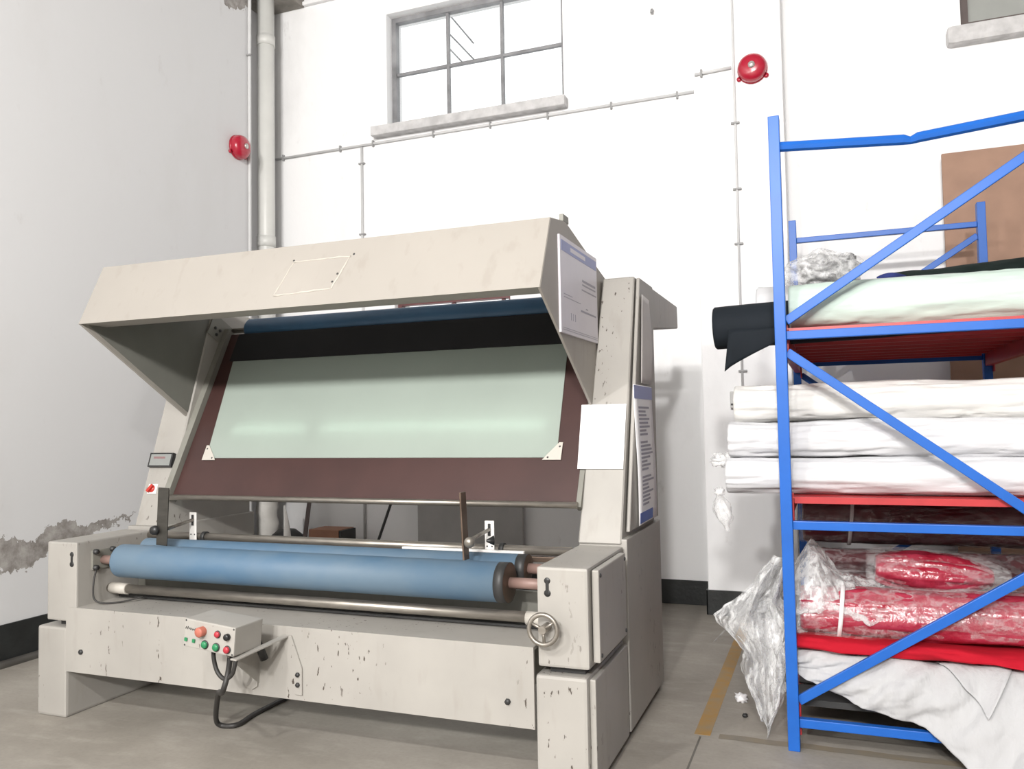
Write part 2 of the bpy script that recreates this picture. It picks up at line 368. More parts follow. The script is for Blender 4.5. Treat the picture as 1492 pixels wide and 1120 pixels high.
HALL = mat('grey_hall_paint', (0.2, 0.195, 0.19), 0.85, var=0.08)
obj('wall_right', MB().box((6.5, -9, 0), (6.7, 6.3, 6.2)), HALL, kind='structure')
obj('wall_front', MB().box((-4.6, -9.2, 0), (6.7, -9, 6.2)), HALL, kind='structure')
obj('ceiling', MB().box((-5.0, -9.2, 6.2), (6.7, 6.3, 6.35)), HALL, kind='structure')
# painted skirting
obj('baseboard_left', MB().box((XL, -9, 0.0), (XL + 0.012, 5.42, 0.226), 0.003), BLACKW, kind='structure')
obj('baseboard_back', MB().box((-4.84, YB - 0.012, 0.0), (-0.785, YB, 0.170), 0.003).box((-0.205, YB - 0.012, 0), (6.5, YB, 0.17), 0.003), BLACKW, kind='structure')
obj('baseboard_pilaster', MB().box((-0.797, 5.623, 0.0), (-0.193, 5.635, 0.165), 0.003).box((-0.797, 5.623, 0), (-0.785, YB - 0.012, 0.165), 0.003), BLACKW, kind='structure')
obj('trim_4', MB().tube([(XL + 0.03, -9, 0.0), (XL + 0.03, 5.4, 0.0)], 0.035, 8), mat('grey_mortar_fillet', (0.2, 0.19, 0.17), 0.7, var=0.3), kind='structure', label='grey mortar fillet along the left wall foot')

# window 1: three by two steel panes, sill
def window(name, x0, x1, z0, z1, y, cols, rows, fm, pm, fw_=0.035, label=None, sill=None):
    r = bpy.data.objects.new(name, None); COL.objects.link(r); WPOS[r] = Vector(((x0 + x1) / 2, y, z0)); r.location = WPOS[r]; tag(r, label, None, None, 'structure')
    fr = MB(); d = 0.03
    fr.box((x0, y - d, z0), (x0 + fw_, y + d, z1)).box((x1 - fw_, y - d, z0), (x1, y + d, z1)).box((x0 + fw_, y - d, z0), (x1 - fw_, y + d, z0 + fw_)).box((x0 + fw_, y - d, z1 - fw_), (x1 - fw_, y + d, z1))
    obj('window_frame', fr, fm, r)
    for c in cols[1:-1]: obj('mullion', MB().box((c - 0.012, y - 0.018, z0 + fw_), (c + 0.012, y + 0.018, z1 - fw_), 0.003), fm, r)
    for q in rows[1:-1]: obj('transom', MB().box((x0 + fw_, y - 0.016, q - 0.012), (x1 - fw_, y + 0.016, q + 0.012), 0.003), fm, r)
    for i in range(len(cols) - 1):
        for j in range(len(rows) - 1):
            obj('pane', MB().box((cols[i] + 0.012, y - 0.003, rows[j] + 0.012), (cols[i + 1] - 0.012, y + 0.003, rows[j + 1] - 0.012)), pm, r)
    return r
w1 = window('window_1', -3.34, -1.80, 3.77, 4.74, 6.02, [-3.325, -2.825, -2.345, -1.815], [3.785, 4.255, 4.725], FRAMEG, PANE, 0.04, 'grey steel window high on the back wall')
obj('window_sill', MB().box((-3.445, 5.80, 3.69), (-1.768, 6.1, 3.768), 0.008), SILL, w1)
w2 = window('window_2', 0.89, 2.6, 3.80, 4.9, 5.97, [0.905, 1.75, 2.585], [3.815, 4.885], FRAMEB, PANEG, 0.05, 'dark framed window at the upper right')
def sillfn(k): return k
obj('window_sill', MB().box((0.80, 5.82, 3.68), (2.7, 6.0, 3.80), 0.03), SILL, w2)
w3 = window('window_3', -3.29, -2.27, 1.45, 2.32, 5.99, [-3.275, -2.79, -2.36, -2.285], [1.465, 2.305], FRAMER, PANE, 0.035, 'red framed low window hidden behind the machine')
# slanting rails seen through the high window, outside
sr = thing('stair_railing', (-3.236, 6.9, 0), 'thin grey slanting rails seen outside through the high window', 'railing')
obj('post', MB().tube([(-3.236, 6.9, 0), (-3.236, 6.9, 5.27)], 0.009, 6), FRAMEG, sr)
for (p, q) in (((-3.236, 6.9, 5.20), (-2.978, 6.9, 4.861)), ((-3.236, 6.9, 5.01), (-2.967, 6.9, 4.695)), ((-3.236, 6.9, 4.865), (-3.087, 6.9, 4.69))):
    obj('rail', MB().tube([p, q], 0.008, 6), FRAMEG, sr)

# ------------------------------------------------------------------ wall services
dp = thing('drain_pipe', (-4.378, 5.66, 0), 'thick white drain pipe standing in the left corner of the room', 'pipe')
obj('pipe', MB().tube([(-4.378, 5.66, 0), (-4.378, 5.66, 6.2)], 0.072, 24), PVC, dp)
for z in (2.82, 4.55): obj('collar', MB().tube([(-4.378, 5.66, z), (-4.378, 5.66, z + 0.09)], 0.078, 24), PVC, dp)
obj('wrapping', MB().tube([(-4.378 + 0.006 * math.sin(i), 5.66 + 0.006 * math.cos(2 * i), 0.05 + i * 0.05) for i in range(16)], [0.085 + 0.006 * math.sin(i * 2.3) for i in range(16)], 20), WRAPW, dp, 'crumpled white wrapping at the foot')
def conduit(pts, clips, label, r=0.011, axis='h', cr=0.016):
    t = thing('cable_conduit', pts[0], label, 'conduit')
    obj('tube', MB().tube(pts, r, 8), COND, t)
    for c in clips:
        c = Vector(c)
        if axis == 'h': obj('clip', MB().box(c - Vector((0.007, 0.012, cr + 0.01)), c + Vector((0.007, 0.012, cr + 0.01)), 0.002), CLIP, t)
        else: obj('clip', MB().box(c - Vector((cr + 0.012, 0.012, 0.006)), c + Vector((cr + 0.012, 0.012, 0.006)), 0.002), CLIP, t)
    return t
yc = YB - 0.012
conduit([(-4.45, yc, 3.652), (-0.79, yc, 3.662)], [(x, yc, 3.655) for x in (-4.37, -3.79, -3.47, -2.91, -2.41, -1.93, -1.43, -0.94)], 'long thin white conduit running along the back wall under the window')
conduit([(-3.58, yc, 3.64), (-3.585, yc, 0.1)], [(-3.58, yc, z) for z in (3.5, 2.9, 2.2)], 'white conduit dropping from the long conduit behind the machine hood', axis='v')
conduit([(-0.775, 5.623, 3.672), (-0.53, 5.623, 3.68)], [(-0.73, 5.623, 3.673)], 'short horizontal conduit on the pilaster beside the red bell')
conduit([(-0.51, 5.623, 6.0), (-0.515, 5.623, 3.3), (-0.52, 5.623, 1.48)], [(-0.515, 5.623, z) for z in (3.295, 2.844, 2.474, 1.62)], 'vertical thin conduit running down the pilaster to the switch box', r=0.008, axis='v')
conduit([(XL + 0.015, 5.39, 6.0), (XL + 0.02, 5.385, 4.9), (XL + 0.013, 5.39, 4.3), (XL + 0.013, 5.39, 0.3)], [(XL + 0.013, 5.375, z) for z in (4.35, 2.6)], 'white conduit running up the left wall beside the drain pipe', r=0.014, axis='v')
sb = thing('switch_box', (-0.545, 5.60, 1.36), 'small white switch box on the pilaster under the thin conduit', 'switch')
obj('box', MB().box((-0.60, 5.585, 1.375), (-0.505, 5.635, 1.485), 0.006), mat('grey_white_box', (0.55, 0.55, 0.54), 0.5), sb)
obj('dark_slot', MB().box((-0.595, 5.581, 1.392), (-0.53, 5.586, 1.405), 0.001), DARKM, sb)
obj('gland', MB().tube([(-0.52, 5.61, 1.485), (-0.52, 5.615, 1.51)], 0.014, 10), CLIP, sb)
obj('side_plug', MB().box((-0.49, 5.59, 1.484), (-0.45, 5.635, 1.498), 0.003), DARKM, sb)
def bell(c, ax, label):
    t = thing('fire_bell', c, label, 'bell', 'fire alarm bells')
    a = Vector(ax)
    obj('base_plate', MB().disc(c, ax, [(0.0, 0.0), (0.098, 0.0), (0.098, 0.014), (0.0, 0.014)], 28), BELL, t)
    obj('gong', MB().disc(c, ax, [(0.0, 0.012), (0.092, 0.012), (0.096, 0.02), (0.094, 0.045), (0.085, 0.066), (0.066, 0.08), (0.04, 0.087), (0.0, 0.089)], 32), BELL, t)
    g = obj('cap', MB().disc(c, ax, [(0.0, 0.088), (0.022, 0.088), (0.022, 0.096), (0.009, 0.102), (0.0, 0.103)], 16), SILVER, t, 'silver centre cap')
    for s in (-1, 1):
        sd = Vector((0, 0, 1)).cross(a).normalized() * s * 0.088 + Vector((0, 0, -0.055)); p = Vector(c) + sd
        obj('lug', MB().disc(p, ax, [(0.0, 0.0), (0.016, 0.0), (0.016, 0.014), (0, 0.014)], 10), BELL, t)
    return t
bell((-0.393, 5.635, 3.645), (0, -1, 0), 'round red fire bell on the pilaster above the blue rack')
bell((XL, 5.255, 3.545), (1, 0, 0), 'round red fire bell on the left wall beside the drain pipe')
nl = obj('wire_stub', MB().tube([(-0.60, 5.63, 1.166), (-0.60, 5.615, 1.16), (-0.55, 5.612, 1.155), (-0.535, 5.61, 1.09)], 0.004, 6), CLIP, None, 'short bent wire stub low on the white pilaster', 'wire')
obj('wall_hook', MB().tube([(-1.105, 5.90, 4.32), (-1.105, 5.875, 4.315), (-1.105, 5.868, 4.29)], 0.012, 6), CLIP, None, 'small dark hook high on the back wall', 'hook')
obj('wall_bolt', MB().tube([(-1.28, 5.9, 1.81), (-1.28, 5.80, 1.81)], 0.009, 8), DARKM, None, 'dark bolt sticking out of the wall behind the machine', 'bolt')

# ------------------------------------------------------------------ fabric inspection machine
MA = thing('fabric_inspection_machine', (-2.12, 3.3, 0), 'large beige fabric inspection machine with hood, frosted viewing glass and blue rollers', 'machine')
XR0, XR1 = -0.995, -0.805        # right side frame, inner / outer
XL0, XL1 = -3.43, -3.235         # left side frame, outer / inner
YF = 2.79
def tray_end(x0, x1): pass
# lower legs
legL = obj('leg', MB().box((-3.450, YF, 0), (-3.270, 3.42, 0.405), 0.012), BEIGE, MA)
legR = obj('leg', MB().box((-1.003, YF, 0), (-0.812, 3.34, 0.405), 0.012), BEIGE, MA)
obj('leg_cover', MB().box((-0.812, 2.82, 0.03), (-0.79, 3.31, 0.395), 0.005), BEIGE, legR)
obj('leg_cover', MB().box((-3.468, 2.82, 0.03), (-3.45, 3.40, 0.395), 0.005), BEIGE, legL)
# roller housings on top of the legs, with a dark spacer between
for (x0, x1, y1) in ((-3.392, -3.210, 3.24), (-0.992, -0.802, 3.33)):
    obj('spacer', MB().box((x0 + 0.03, YF + 0.05, 0.40), (x1 - 0.03, y1 - 0.02, 0.438)), DARKM, MA)
hL = obj('roller_housing', MB().box((-3.392, YF, 0.434), (-3.210, 3.24, 0.792), 0.008), BEIGE, MA)
hR = obj('roller_housing', MB().box((-0.992, YF, 0.434), (-0.802, 3.33, 0.786), 0.010), BEIGE, MA)
obj('housing_cover', MB().box((-0.798, 2.825, 0.452), (-0.772, 3.235, 0.776), 0.006), BEIGE, hR)
for y in (2.845, 3.215):
    for z in (0.475, 0.755): obj('screw', MB().disc((-0.772, y, z), (1, 0, 0), [(0.008, 0), (0.007, 0.004), (0, 0.005)], 8), DARKM, hR)
# keyhole slots with chipped paint on housing fronts
def keyhole(x, z, par):
    m = MB()
    for k in range(10):
        a = 2 * PI * k / 10
    m.disc((x, YF - 0.0012, z + 0.022), (0, -1, 0), [(0.012, -0.001), (0.011, 0.0005), (0, 0.0005)], 12).disc((x, YF - 0.0012, z - 0.022), (0, -1, 0), [(0.013, -0.001), (0.012, 0.0005), (0, 0.0005)], 12).box((x - 0.006, YF - 0.002, z - 0.022), (x + 0.006, YF - 0.0008, z + 0.022))
    obj('keyhole', m, DARKB, par)
keyhole(-0.952, 0.715, hR); keyhole(-3.240, 0.715, hL)
# front beam: tray with drop front
obj('front_beam', MB().prism([(YF - 0.006, 0.212), (YF - 0.006, 0.500), (3.16, 0.500), (3.16, 0.49), (YF + 0.006, 0.488), (YF + 0.006, 0.212)], -3.266, -1.007), BEIGE, MA)
fb = bpy.data.objects['front_beam']
obj('beam_back', MB().box((-3.26, 3.15, 0.25), (-1.01, 3.17, 0.62), 0.004), GREYP, MA)
for (x, z) in ((-3.172, 0.306), (-1.108, 0.300)): obj('bolt', MB().disc((x, YF - 0.006, z), (0, -1, 0), [(0.012, 0), (0.011, 0.008), (0.0, 0.009)], 6), DARKM, fb)
# towers
def tower(xo, xi, xit, name='tower'):
    # front edge slopes; inner face xi at the foot, xit at the top
    pr = [(3.335, 0.79), (3.712, 1.968), (4.03, 1.968), (4.03, 0.79)]
    bm = bmesh.new()
    xin = [xi, xit, xit, xi]
    A = [bm.verts.new((xo, p[0], p[1])) for p in pr]; Bv = [bm.verts.new((xin[k], p[0], p[1])) for k, p in enumerate(pr)]
    bm.faces.new(A); bm.faces.new(Bv[::-1])
    for i in range(4): bm.faces.new((A[i], Bv[i], Bv[(i + 1) % 4], A[(i + 1) % 4]))
    bmesh.ops.recalc_face_normals(bm, faces=bm.faces[:]); bmesh.ops.bevel(bm, geom=bm.edges[:], offset=0.006, segments=1, affect='EDGES')
    return obj('tower', MB().from_bm(bm), BEIGE, MA)
tR = tower(-0.812, -0.998, -0.960); tL = tower(-3.43, -3.242, -3.242)
# side cover plates of the right tower and cabinets under both towers
obj('side_cover', MB().prism([(3.40, 0.835), (3.725, 1.962), (4.02, 1.962), (4.02, 0.835)], -0.806, -0.790, 0.003), BEIGE, tR)
obj('side_cover', MB().prism([(3.40, 0.835), (3.725, 1.962), (4.02, 1.962), (4.02, 0.835)], -3.452, -3.436, 0.003), BEIGE, tL)
obj('cabinet', MB().box((-0.996, 3.345, 0.03), (-0.790, 4.06, 0.812), 0.006), BEIGE, MA)
obj('cabinet', MB().box((-3.44, 3.30, 0.03), (-3.235, 4.06, 0.80), 0.006), BEIGE, MA)
obj('plinth', MB().box((-0.98, 3.36, 0.0), (-0.81, 4.04, 0.03)), DARKM, MA)
obj('plinth', MB().box((-3.42, 3.32, 0.0), (-3.25, 4.04, 0.03)), DARKM, MA)
# rear take-up arms at the top
for x0, x1 in ((-0.985, -0.80), (-3.43, -3.245)):
    obj('rear_arm', MB().prism([(4.03, 1.965), (4.79, 1.965), (4.80, 1.835), (4.03, 1.755)], x0, x1, 0.006), BEIGE, MA)
obj('rear_roller', MB().tube([(-3.25, 4.62, 1.86), (-0.985, 4.62, 1.86)], 0.05, 20), STEEL, MA)
# hood: front panel with a return lip, short top, end plates
hood = obj('hood', MB().prism([(2.835, 1.80), (2.975, 2.092), (3.17, 2.120), (3.17, 2.108), (2.984, 2.081), (2.852, 1.808), (2.985, 1.808), (2.985, 1.80)], -3.262, -0.975, 0.0), BEIGE_H, MA)
EP = [(2.838, 1.80), (2.978, 2.092), (3.17, 2.120), (3.70, 2.005), (3.85, 1.975), (3.535, 1.36)]
obj('end_plate', MB().prism(EP, -0.985, -0.973, 0.002), BEIGE_H, hood)
obj('end_plate', MB().prism(EP, -3.264, -3.252, 0.002), BEIGE_H, hood)
obj('top_panel', MB().prism([(3.16, 2.119), (3.16, 2.107), (3.69, 1.993), (3.70, 2.005)], -3.252, -0.985), BEIGE_H, hood)
LIN = mat('dark_hood_lining', (0.17, 0.168, 0.148), 0.6, var=0.1)
EPI = [(2.86, 1.812), (2.985, 2.078), (3.16, 2.105), (3.69, 1.99), (3.83, 1.965), (3.535, 1.385)]
obj('lining', MB().prism(EPI, -0.988, -0.985), LIN, hood, 'dark grey inner lining'); obj('lining', MB().prism(EPI, -3.252, -3.249), LIN, hood, 'dark grey inner lining')
obj('lining', MB().prism([(3.16, 2.106), (3.16, 2.103), (3.69, 1.989), (3.69, 1.992)], -3.248, -0.989), LIN, hood, 'dark grey inner lining')
obj('lining', MB().prism([(2.856, 1.812), (2.988, 2.078), (2.991, 2.076), (2.859, 1.810)], -3.248, -0.989), LIN, hood, 'dark grey inner lining')
obj('top_bracket', MB().box((-0.99, 3.14, 2.115), (-0.972, 3.215, 2.145), 0.003), GREYP, hood)
obj('lamp_trough', MB().prism([(3.02, 2.075), (3.15, 2.095), (3.15, 2.06), (3.03, 2.045)], -3.2, -1.03), GREYP, hood)
# old name plate outline left on the hood front
hn = Vector((0, -(2.092 - 1.80), (2.975 - 2.835))).normalized()
def hoodpt(x, z, off):
    t = (z - 1.80) / 0.292; return Vector((x, 2.835 + 0.14 * t, z)) + hn * off
ol = MB()
cr = [(-2.127, 2.012), (-1.845, 2.012), (-1.895, 1.868), (-2.178, 1.858)]
for i in range(4):
    a, b_ = cr[i], cr[(i + 1) % 4]; n = 10
    pts = [hoodpt(a[0] + (b_[0] - a[0]) * k / n + 0.002 * random.uniform(-1, 1), a[1] + (b_[1] - a[1]) * k / n + 0.002 * random.uniform(-1, 1), 0.0) for k in range(n + 1)]
    ol.tube(pts, [0.0055 * random.uniform(0.35, 1.0) for _ in pts], 6)
obj('glue_outline', ol, mat('old_glue', (0.45, 0.42, 0.375), 0.5), hood, 'pale glue outline of a lost name plate')
for (x, z) in ((-2.13, 2.018), (-1.83, 2.02), (-1.90, 1.90), (-1.885, 1.935)): obj('screw_hole', MB().disc(hoodpt(x, z, 0.0), hn, [(0.006, -0.001), (0.005, 0.001), (0, 0.001)], 8), DARKM, hood)
# viewing board, inclined: from (3.362,0.95) up to (3.83,1.862)
bd = Vector((0, 0.46, 0.895)).normalized(); bn = Vector((0, -0.895, 0.46)).normalized(); b0 = Vector((0, 3.362, 0.95))
def bpt(x, s, off=0.0): p = b0 + bd * s + bn * off; return Vector((x, p.y, p.z))
def slab(x0, x1, s0, s1, o0, o1, x0b=None, x1b=None):
    # x0b/x1b: x at the s1 edge
    xa, xb = (x0 if x0b is None else x0b), (x1 if x1b is None else x1b)
    v = [bpt(x0, s0, o0), bpt(x1, s0, o0), bpt(xb, s1, o0), bpt(xa, s1, o0), bpt(x0, s0, o1), bpt(x1, s0, o1), bpt(xb, s1, o1), bpt(xa, s1, o1)]
    return MB().add(v, [(0, 1, 2, 3), (4, 7, 6, 5), (0, 4, 5, 1), (1, 5, 6, 2), (2, 6, 7, 3), (3, 7, 4, 0)])
bf = MB()
for q in (slab(-3.20, -1.012, 0.005, 0.222, -0.012, 0.0), slab(-3.20, -1.012, 0.85, 1.0, -0.012, 0.0), slab(-3.20, -3.058, 0.222, 0.85, -0.012, 0.0, -3.20, -3.112), slab(-1.132, -1.012, 0.222, 0.85, -0.012, 0.0, -1.152, -1.012)): bf.add(q.v, q.f)
board = obj('viewing_board', bf, BROWNB, MA)
obj('light_box', slab(-3.19, -1.02, 0.10, 0.98, -0.11, -0.10), GREYP, board)
TUBE = mat('dim_glowing_tube', (0.8, 0.8, 0.8), 0.4); TUBE.node_tree.nodes['Principled BSDF'].inputs['Emission Color'].default_value = (0.9, 1, 0.95, 1); TUBE.node_tree.nodes['Principled BSDF'].inputs['Emission Strength'].default_value = 15.0
for xa, xb in ((-2.95, -2.50), (-2.40, -1.20)): obj('lamp_tube', MB().tube([bpt(xa, 0.385, -0.035), bpt(xb, 0.385, -0.035)], 0.010, 10), TUBE, board)
obj('viewing_glass', slab(-3.065, -1.125, 0.218, 0.86, 0.0, 0.004, -3.12, -1.145), FROST, board)
obj('felt_apron', slab(-3.135, -1.10, 0.812, 0.99, 0.006, 0.012), BLACKC, board)
for sgn, x in ((1, -3.075), (-1, -1.115)):
    m = MB(); tri = [(x - 0.012 * sgn, 0.205), (x + 0.075 * sgn, 0.205), (x + 0.06 * sgn, 0.225), (x + 0.005 * sgn, 0.29), (x - 0.012 * sgn, 0.29)]
    vs = [bpt(p[0], p[1], 0.0045) for p in tri] + [bpt(p[0], p[1], 0.0075) for p in tri]; n = 5
    m.add(vs, [list(range(n)), list(range(n, 2 * n))[::-1]] + [(i, (i + 1) % n, n + (i + 1) % n, n + i) for i in range(n)])
    cp = obj('corner_plate', m, CORNER, board)
for sgn, x in ((1, -3.075), (-1, -1.115)):
    for (a, q) in ((0.0, 0.27), (0.05, 0.217)):
        obj('screw', MB().disc(bpt(x + a * sgn, q, 0.0075), bn, [(0.005, 0), (0, 0.001)], 8), DARKM, board)
obj('board_rail', MB().tube([(-3.225, 3.35, 0.948), (-1.0, 3.35, 0.948)], 0.014, 14), STEEL, MA)
for x0, x1, o_ in ((-3.242, -3.205, 0.03), (-1.012, -0.99, -0.002)): obj('board_cheek', slab(x0, x1, -0.01, 1.02, -0.045, o_), GREYP, MA)
# top roller
tr = obj('top_roller', MB().tube([(-3.12, 3.875, 1.868), (-3.105, 3.875, 1.868), (-1.115, 3.875, 1.868), (-1.10, 3.875, 1.868)], [0.05, 0.062, 0.062, 0.05], 32), BLUER_SHADE, MA)
obj('roller_shaft', MB().tube([(-3.245, 3.875, 1.868), (-0.99, 3.875, 1.868)], 0.016, 12), STEEL, tr)
br = obj('roller_bracket', slab(-3.243, -3.235, 0.93, 1.06, -0.03, 0.14), GREYP, MA)
for (s, o) in ((0.99, 0.06), (0.985, 0.1), (0.955, 0.075)): obj('bolt', MB().disc(bpt(-3.235, s, o), (1, 0, 0), [(0.010, 0), (0.009, 0.006), (0, 0.007)], 6), DARKM, br)
# winding rollers
def roller(y, z, r, x0, x1, endm, front):
    t = obj('winding_roller', MB().tube([(x0, y, z), (x0 + 0.006, y, z), (x1 - 0.04, y, z)], [r * 0.985, r, r], 40), BLUER, MA)
    obj('end_sleeve', MB().tube([(x1 - 0.04, y, z), (x1, y, z)], r * 1.004, 40), endm, t, 'dark grey end sleeve')
    obj('end_disc', MB().disc((x1, y, z), (1, 0, 0), [(r * 0.98, 0.0), (r * 0.9, 0.001), (0.02, 0.002), (0, 0.002)], 32), RUSTY, t)
    obj('end_disc', MB().disc((x0, y, z), (-1, 0, 0), [(r * 0.98, 0.0), (r * 0.9, 0.002), (0.02, 0.003), (0, 0.003)], 32), RUSTY, t)
    obj('shaft', MB().tube([(x1, y, z), (-0.99, y, z)], 0.021, 16), SHAFT, t)
    obj('shaft', MB().tube([(-3.212, y, z), (x0, y, z)], 0.021, 16), SHAFT, t)
    return t
roller(2.93, 0.694, 0.076, -3.085, -1.150, DARKM, True)
roller(3.085, 0.722, 0.056, -3.09, -1.130, DARKM, False)
# bearing block with bolts on the left housing
bb = obj('bearing_block', MB().box((-3.211, 2.868, 0.655), (-3.200, 2.985, 0.745), 0.003), GREYP, MA)
for y in (2.88, 2.975):
    for z in (0.665, 0.738): obj('bolt', MB().disc((-3.200, y, z), (1, 0, 0), [(0.013, 0), (0.012, 0.018), (0, 0.019)], 6), DARKM, bb)
# guide pipes
obj('front_pipe', MB().tube([(-3.21, 2.975, 0.555), (-1.0, 2.975, 0.558)], 0.021, 16), STEEL, MA)
for x in (-3.145, -1.05): obj('pipe_socket', MB().tube([(x - 0.05, 2.975, 0.555), (x + 0.05, 2.975, 0.555)], 0.026, 16), CORNER, MA)
obj('drip_plate', MB().box((-3.2, 3.02, 0.505), (-1.01, 3.14, 0.515)), DARKM, MA)
obj('white_strip', MB().box((-1.72, 3.125, 0.765), (-1.165, 3.145, 0.781), 0.002), WHITEP, MA, 'white plastic strip behind the rollers')
rail = obj('rear_rail', MB().tube([(-3.24, 3.22, 0.772), (-0.99, 3.22, 0.772)], 0.019, 16), STEEL, MA)
obj('square_rail', MB().box((-3.235, 3.20, 0.728), (-1.0, 3.24, 0.750), 0.003), RUSTY, MA)
# edge guides
def guide(xb, xk, tilt, right):
    g = obj('edge_guide', MB().beam((xb, 2.955, 0.768), (xb + tilt, 2.955, 1.032), 0.006 if not right else 0.05, 0.062 if not right else 0.007, 0.0015, side=(0, 1, 0)), RUSTY if right else BLADE, MA)
    obj('slotted_bracket', MB().box((xk - 0.021, 3.185, 0.752), (xk + 0.021, 3.191, 0.893), 0.002), WHITEP, g)
    obj('slot', MB().box((xk - 0.006, 3.1815, 0.83), (xk + 0.006, 3.1862, 0.882), 0.001), DARKB, g)
    obj('rod', MB().tube([(xb, 2.955, 0.835), (xk, 3.19, 0.858)], 0.008, 10), STEEL, g)
    obj('knob', MB().disc((xb - 0.03 * (0 if right else 1) + (0.02 if right else 0), 2.945, 0.838), (0.3, -1, 0), [(0.0, -0.015), (0.02, -0.013), (0.022, 0.0), (0.02, 0.014), (0, 0.016)], 14), STEEL if right else DARKB, g)
    obj('clamp_ring', MB().tube([(xk + 0.035, 3.22, 0.772), (xk + 0.055, 3.22, 0.772)], 0.026, 14), DARKM, g)
    for dx in (-0.011, 0.011):
        obj('screw', MB().disc((xk + dx, 3.185, 0.787), (0, -1, 0), [(0.004, 0), (0, 0.001)], 8), DARKM, g)
    if right: obj('wing_nut', MB().disc((xb + 0.06, 3.02, 0.835), (1, 0.6, 0), [(0.005, 0), (0.02, 0.03), (0, 0.031)], 10), DARKB, g)
guide(-2.875, -2.905, 0.012, False); guide(-1.342, -1.338, -0.012, True)
# handwheel on the right housing
hw = obj('handwheel', MB().torus((-0.952, 2.735, 0.578), (0, 1, 0), 0.052, 0.0085, 36, 10), STEEL, MA)
obj('hub', MB().tube([(-0.952, 2.79, 0.578), (-0.952, 2.722, 0.578)], 0.014, 14), STEEL, hw)
for k in range(3):
    a = 2 * PI * k / 3 + 0.6
    obj('spoke', MB().tube([(-0.952, 2.735, 0.578), (-0.952 + 0.05 * math.cos(a), 2.735, 0.578 + 0.05 * math.sin(a))], 0.006, 8), STEEL, hw)
# control box on its brackets, leaning a little to the right
cbM = Matrix.Translation((-2.203, 2.58, 0.515)) @ Matrix.Rotation(math.radians(5.2), 4, 'Y')
def CB(mb):
    mb.v = [cbM @ v for v in mb.v]; return mb
cb = obj('control_box', CB(MB().box((-0.119, -0.08, -0.054), (0.119, 0.08, 0.054), 0.005)), BEIGE, MA)
def button(x, z, r, h, m, name='push_button', ring=None):
    if ring: obj('button_ring', CB(MB().disc((x, -0.08, z), (0, -1, 0), [(r * 1.22, 0), (r * 1.2, 0.004), (0, 0.004)], 20)), ring, cb)
    return obj(name, CB(MB().disc((x, -0.08, z), (0, -1, 0), [(r, 0), (r, h), (r * 0.85, h + 0.003), (0, h + 0.004)], 20)), m, cb)
button(-0.03, 0.018, 0.0185, 0.024, ORANGE, 'emergency_button')
button(0.041, 0.018, 0.0115, 0.008, REDB, ring=DARKM); button(0.088, 0.016, 0.0125, 0.012, BLACKB)
button(-0.015, -0.030, 0.0135, 0.008, GREENB, ring=DARKM); button(0.038, -0.031, 0.0135, 0.008, GREENB, ring=DARKM); button(0.090, -0.031, 0.0125, 0.01, REDB, ring=DARKM)
for x in (-0.105, -0.068): obj('indicator_lamp', CB(MB().box((x - 0.006, -0.086, -0.031), (x + 0.006, -0.08, -0.018), 0.001)), GREENB, cb)
for sx in (-0.112, 0.112):
    for sz in (-0.047, 0.047): obj('screw', CB(MB().disc((sx, -0.08, sz), (0, -1, 0), [(0.004, 0), (0, 0.002)], 8)), DARKM, cb)
sq = [Vector((-0.112 + 0.0042 * k, -0.081, 0.021 + (0.004 * (1 if k % 2 else -1)) - 0.0004 * k + 0.002 * random.uniform(-1, 1))) for k in range(15)]
obj('scribble', CB(MB().tube(sq, 0.0013, 5)), DARKB, cb, 'illegible black marker scribble')
# support bracket: bar and triangular gusset plates
bk = obj('box_bracket', MB().beam((-2.09, 2.50, 0.440), (-2.062, 2.775, 0.462), 0.03, 0.006, 0.001, side=(1, 0, 0)), BEIGE, MA)
obj('foot_plate', MB().prism([(-2.075, 0.465), (-2.035, 0.465), (-1.985, 0.34), (-1.985, 0.235), (-2.017, 0.235), (-2.05, 0.34)], 2.776, 2.784, 0.001, 'Y'), BEIGE, bk)
for z in (0.315, 0.275): obj('bolt', MB().disc((-2.003, 2.776, z), (0, -1, 0), [(0.010, 0), (0.009, 0.008), (0, 0.009)], 6), DARKM, bk)
obj('foot_plate', MB().prism([(-2.30, 0.44), (-2.20, 0.44), (-2.20, 0.25), (-2.225, 0.235), (-2.27, 0.25)], 2.774, 2.784, 0.001, 'Y'), BEIGE, bk)
obj('gusset', MB().prism([(2.56, 0.448), (2.785, 0.448), (2.785, 0.26)], -2.202, -2.196), BEIGE, bk)
for z in (0.375, 0.325): obj('bolt', MB().disc((-2.235, 2.774, z), (0, -1, 0), [(0.010, 0), (0.009, 0.008), (0, 0.009)], 6), DARKM, bk)
obj('plug', MB().tube([(-2.14, 2.70, 0.455), (-2.12, 2.72, 0.38)], 0.016, 10), DARKB, cb, 'black cable plug')
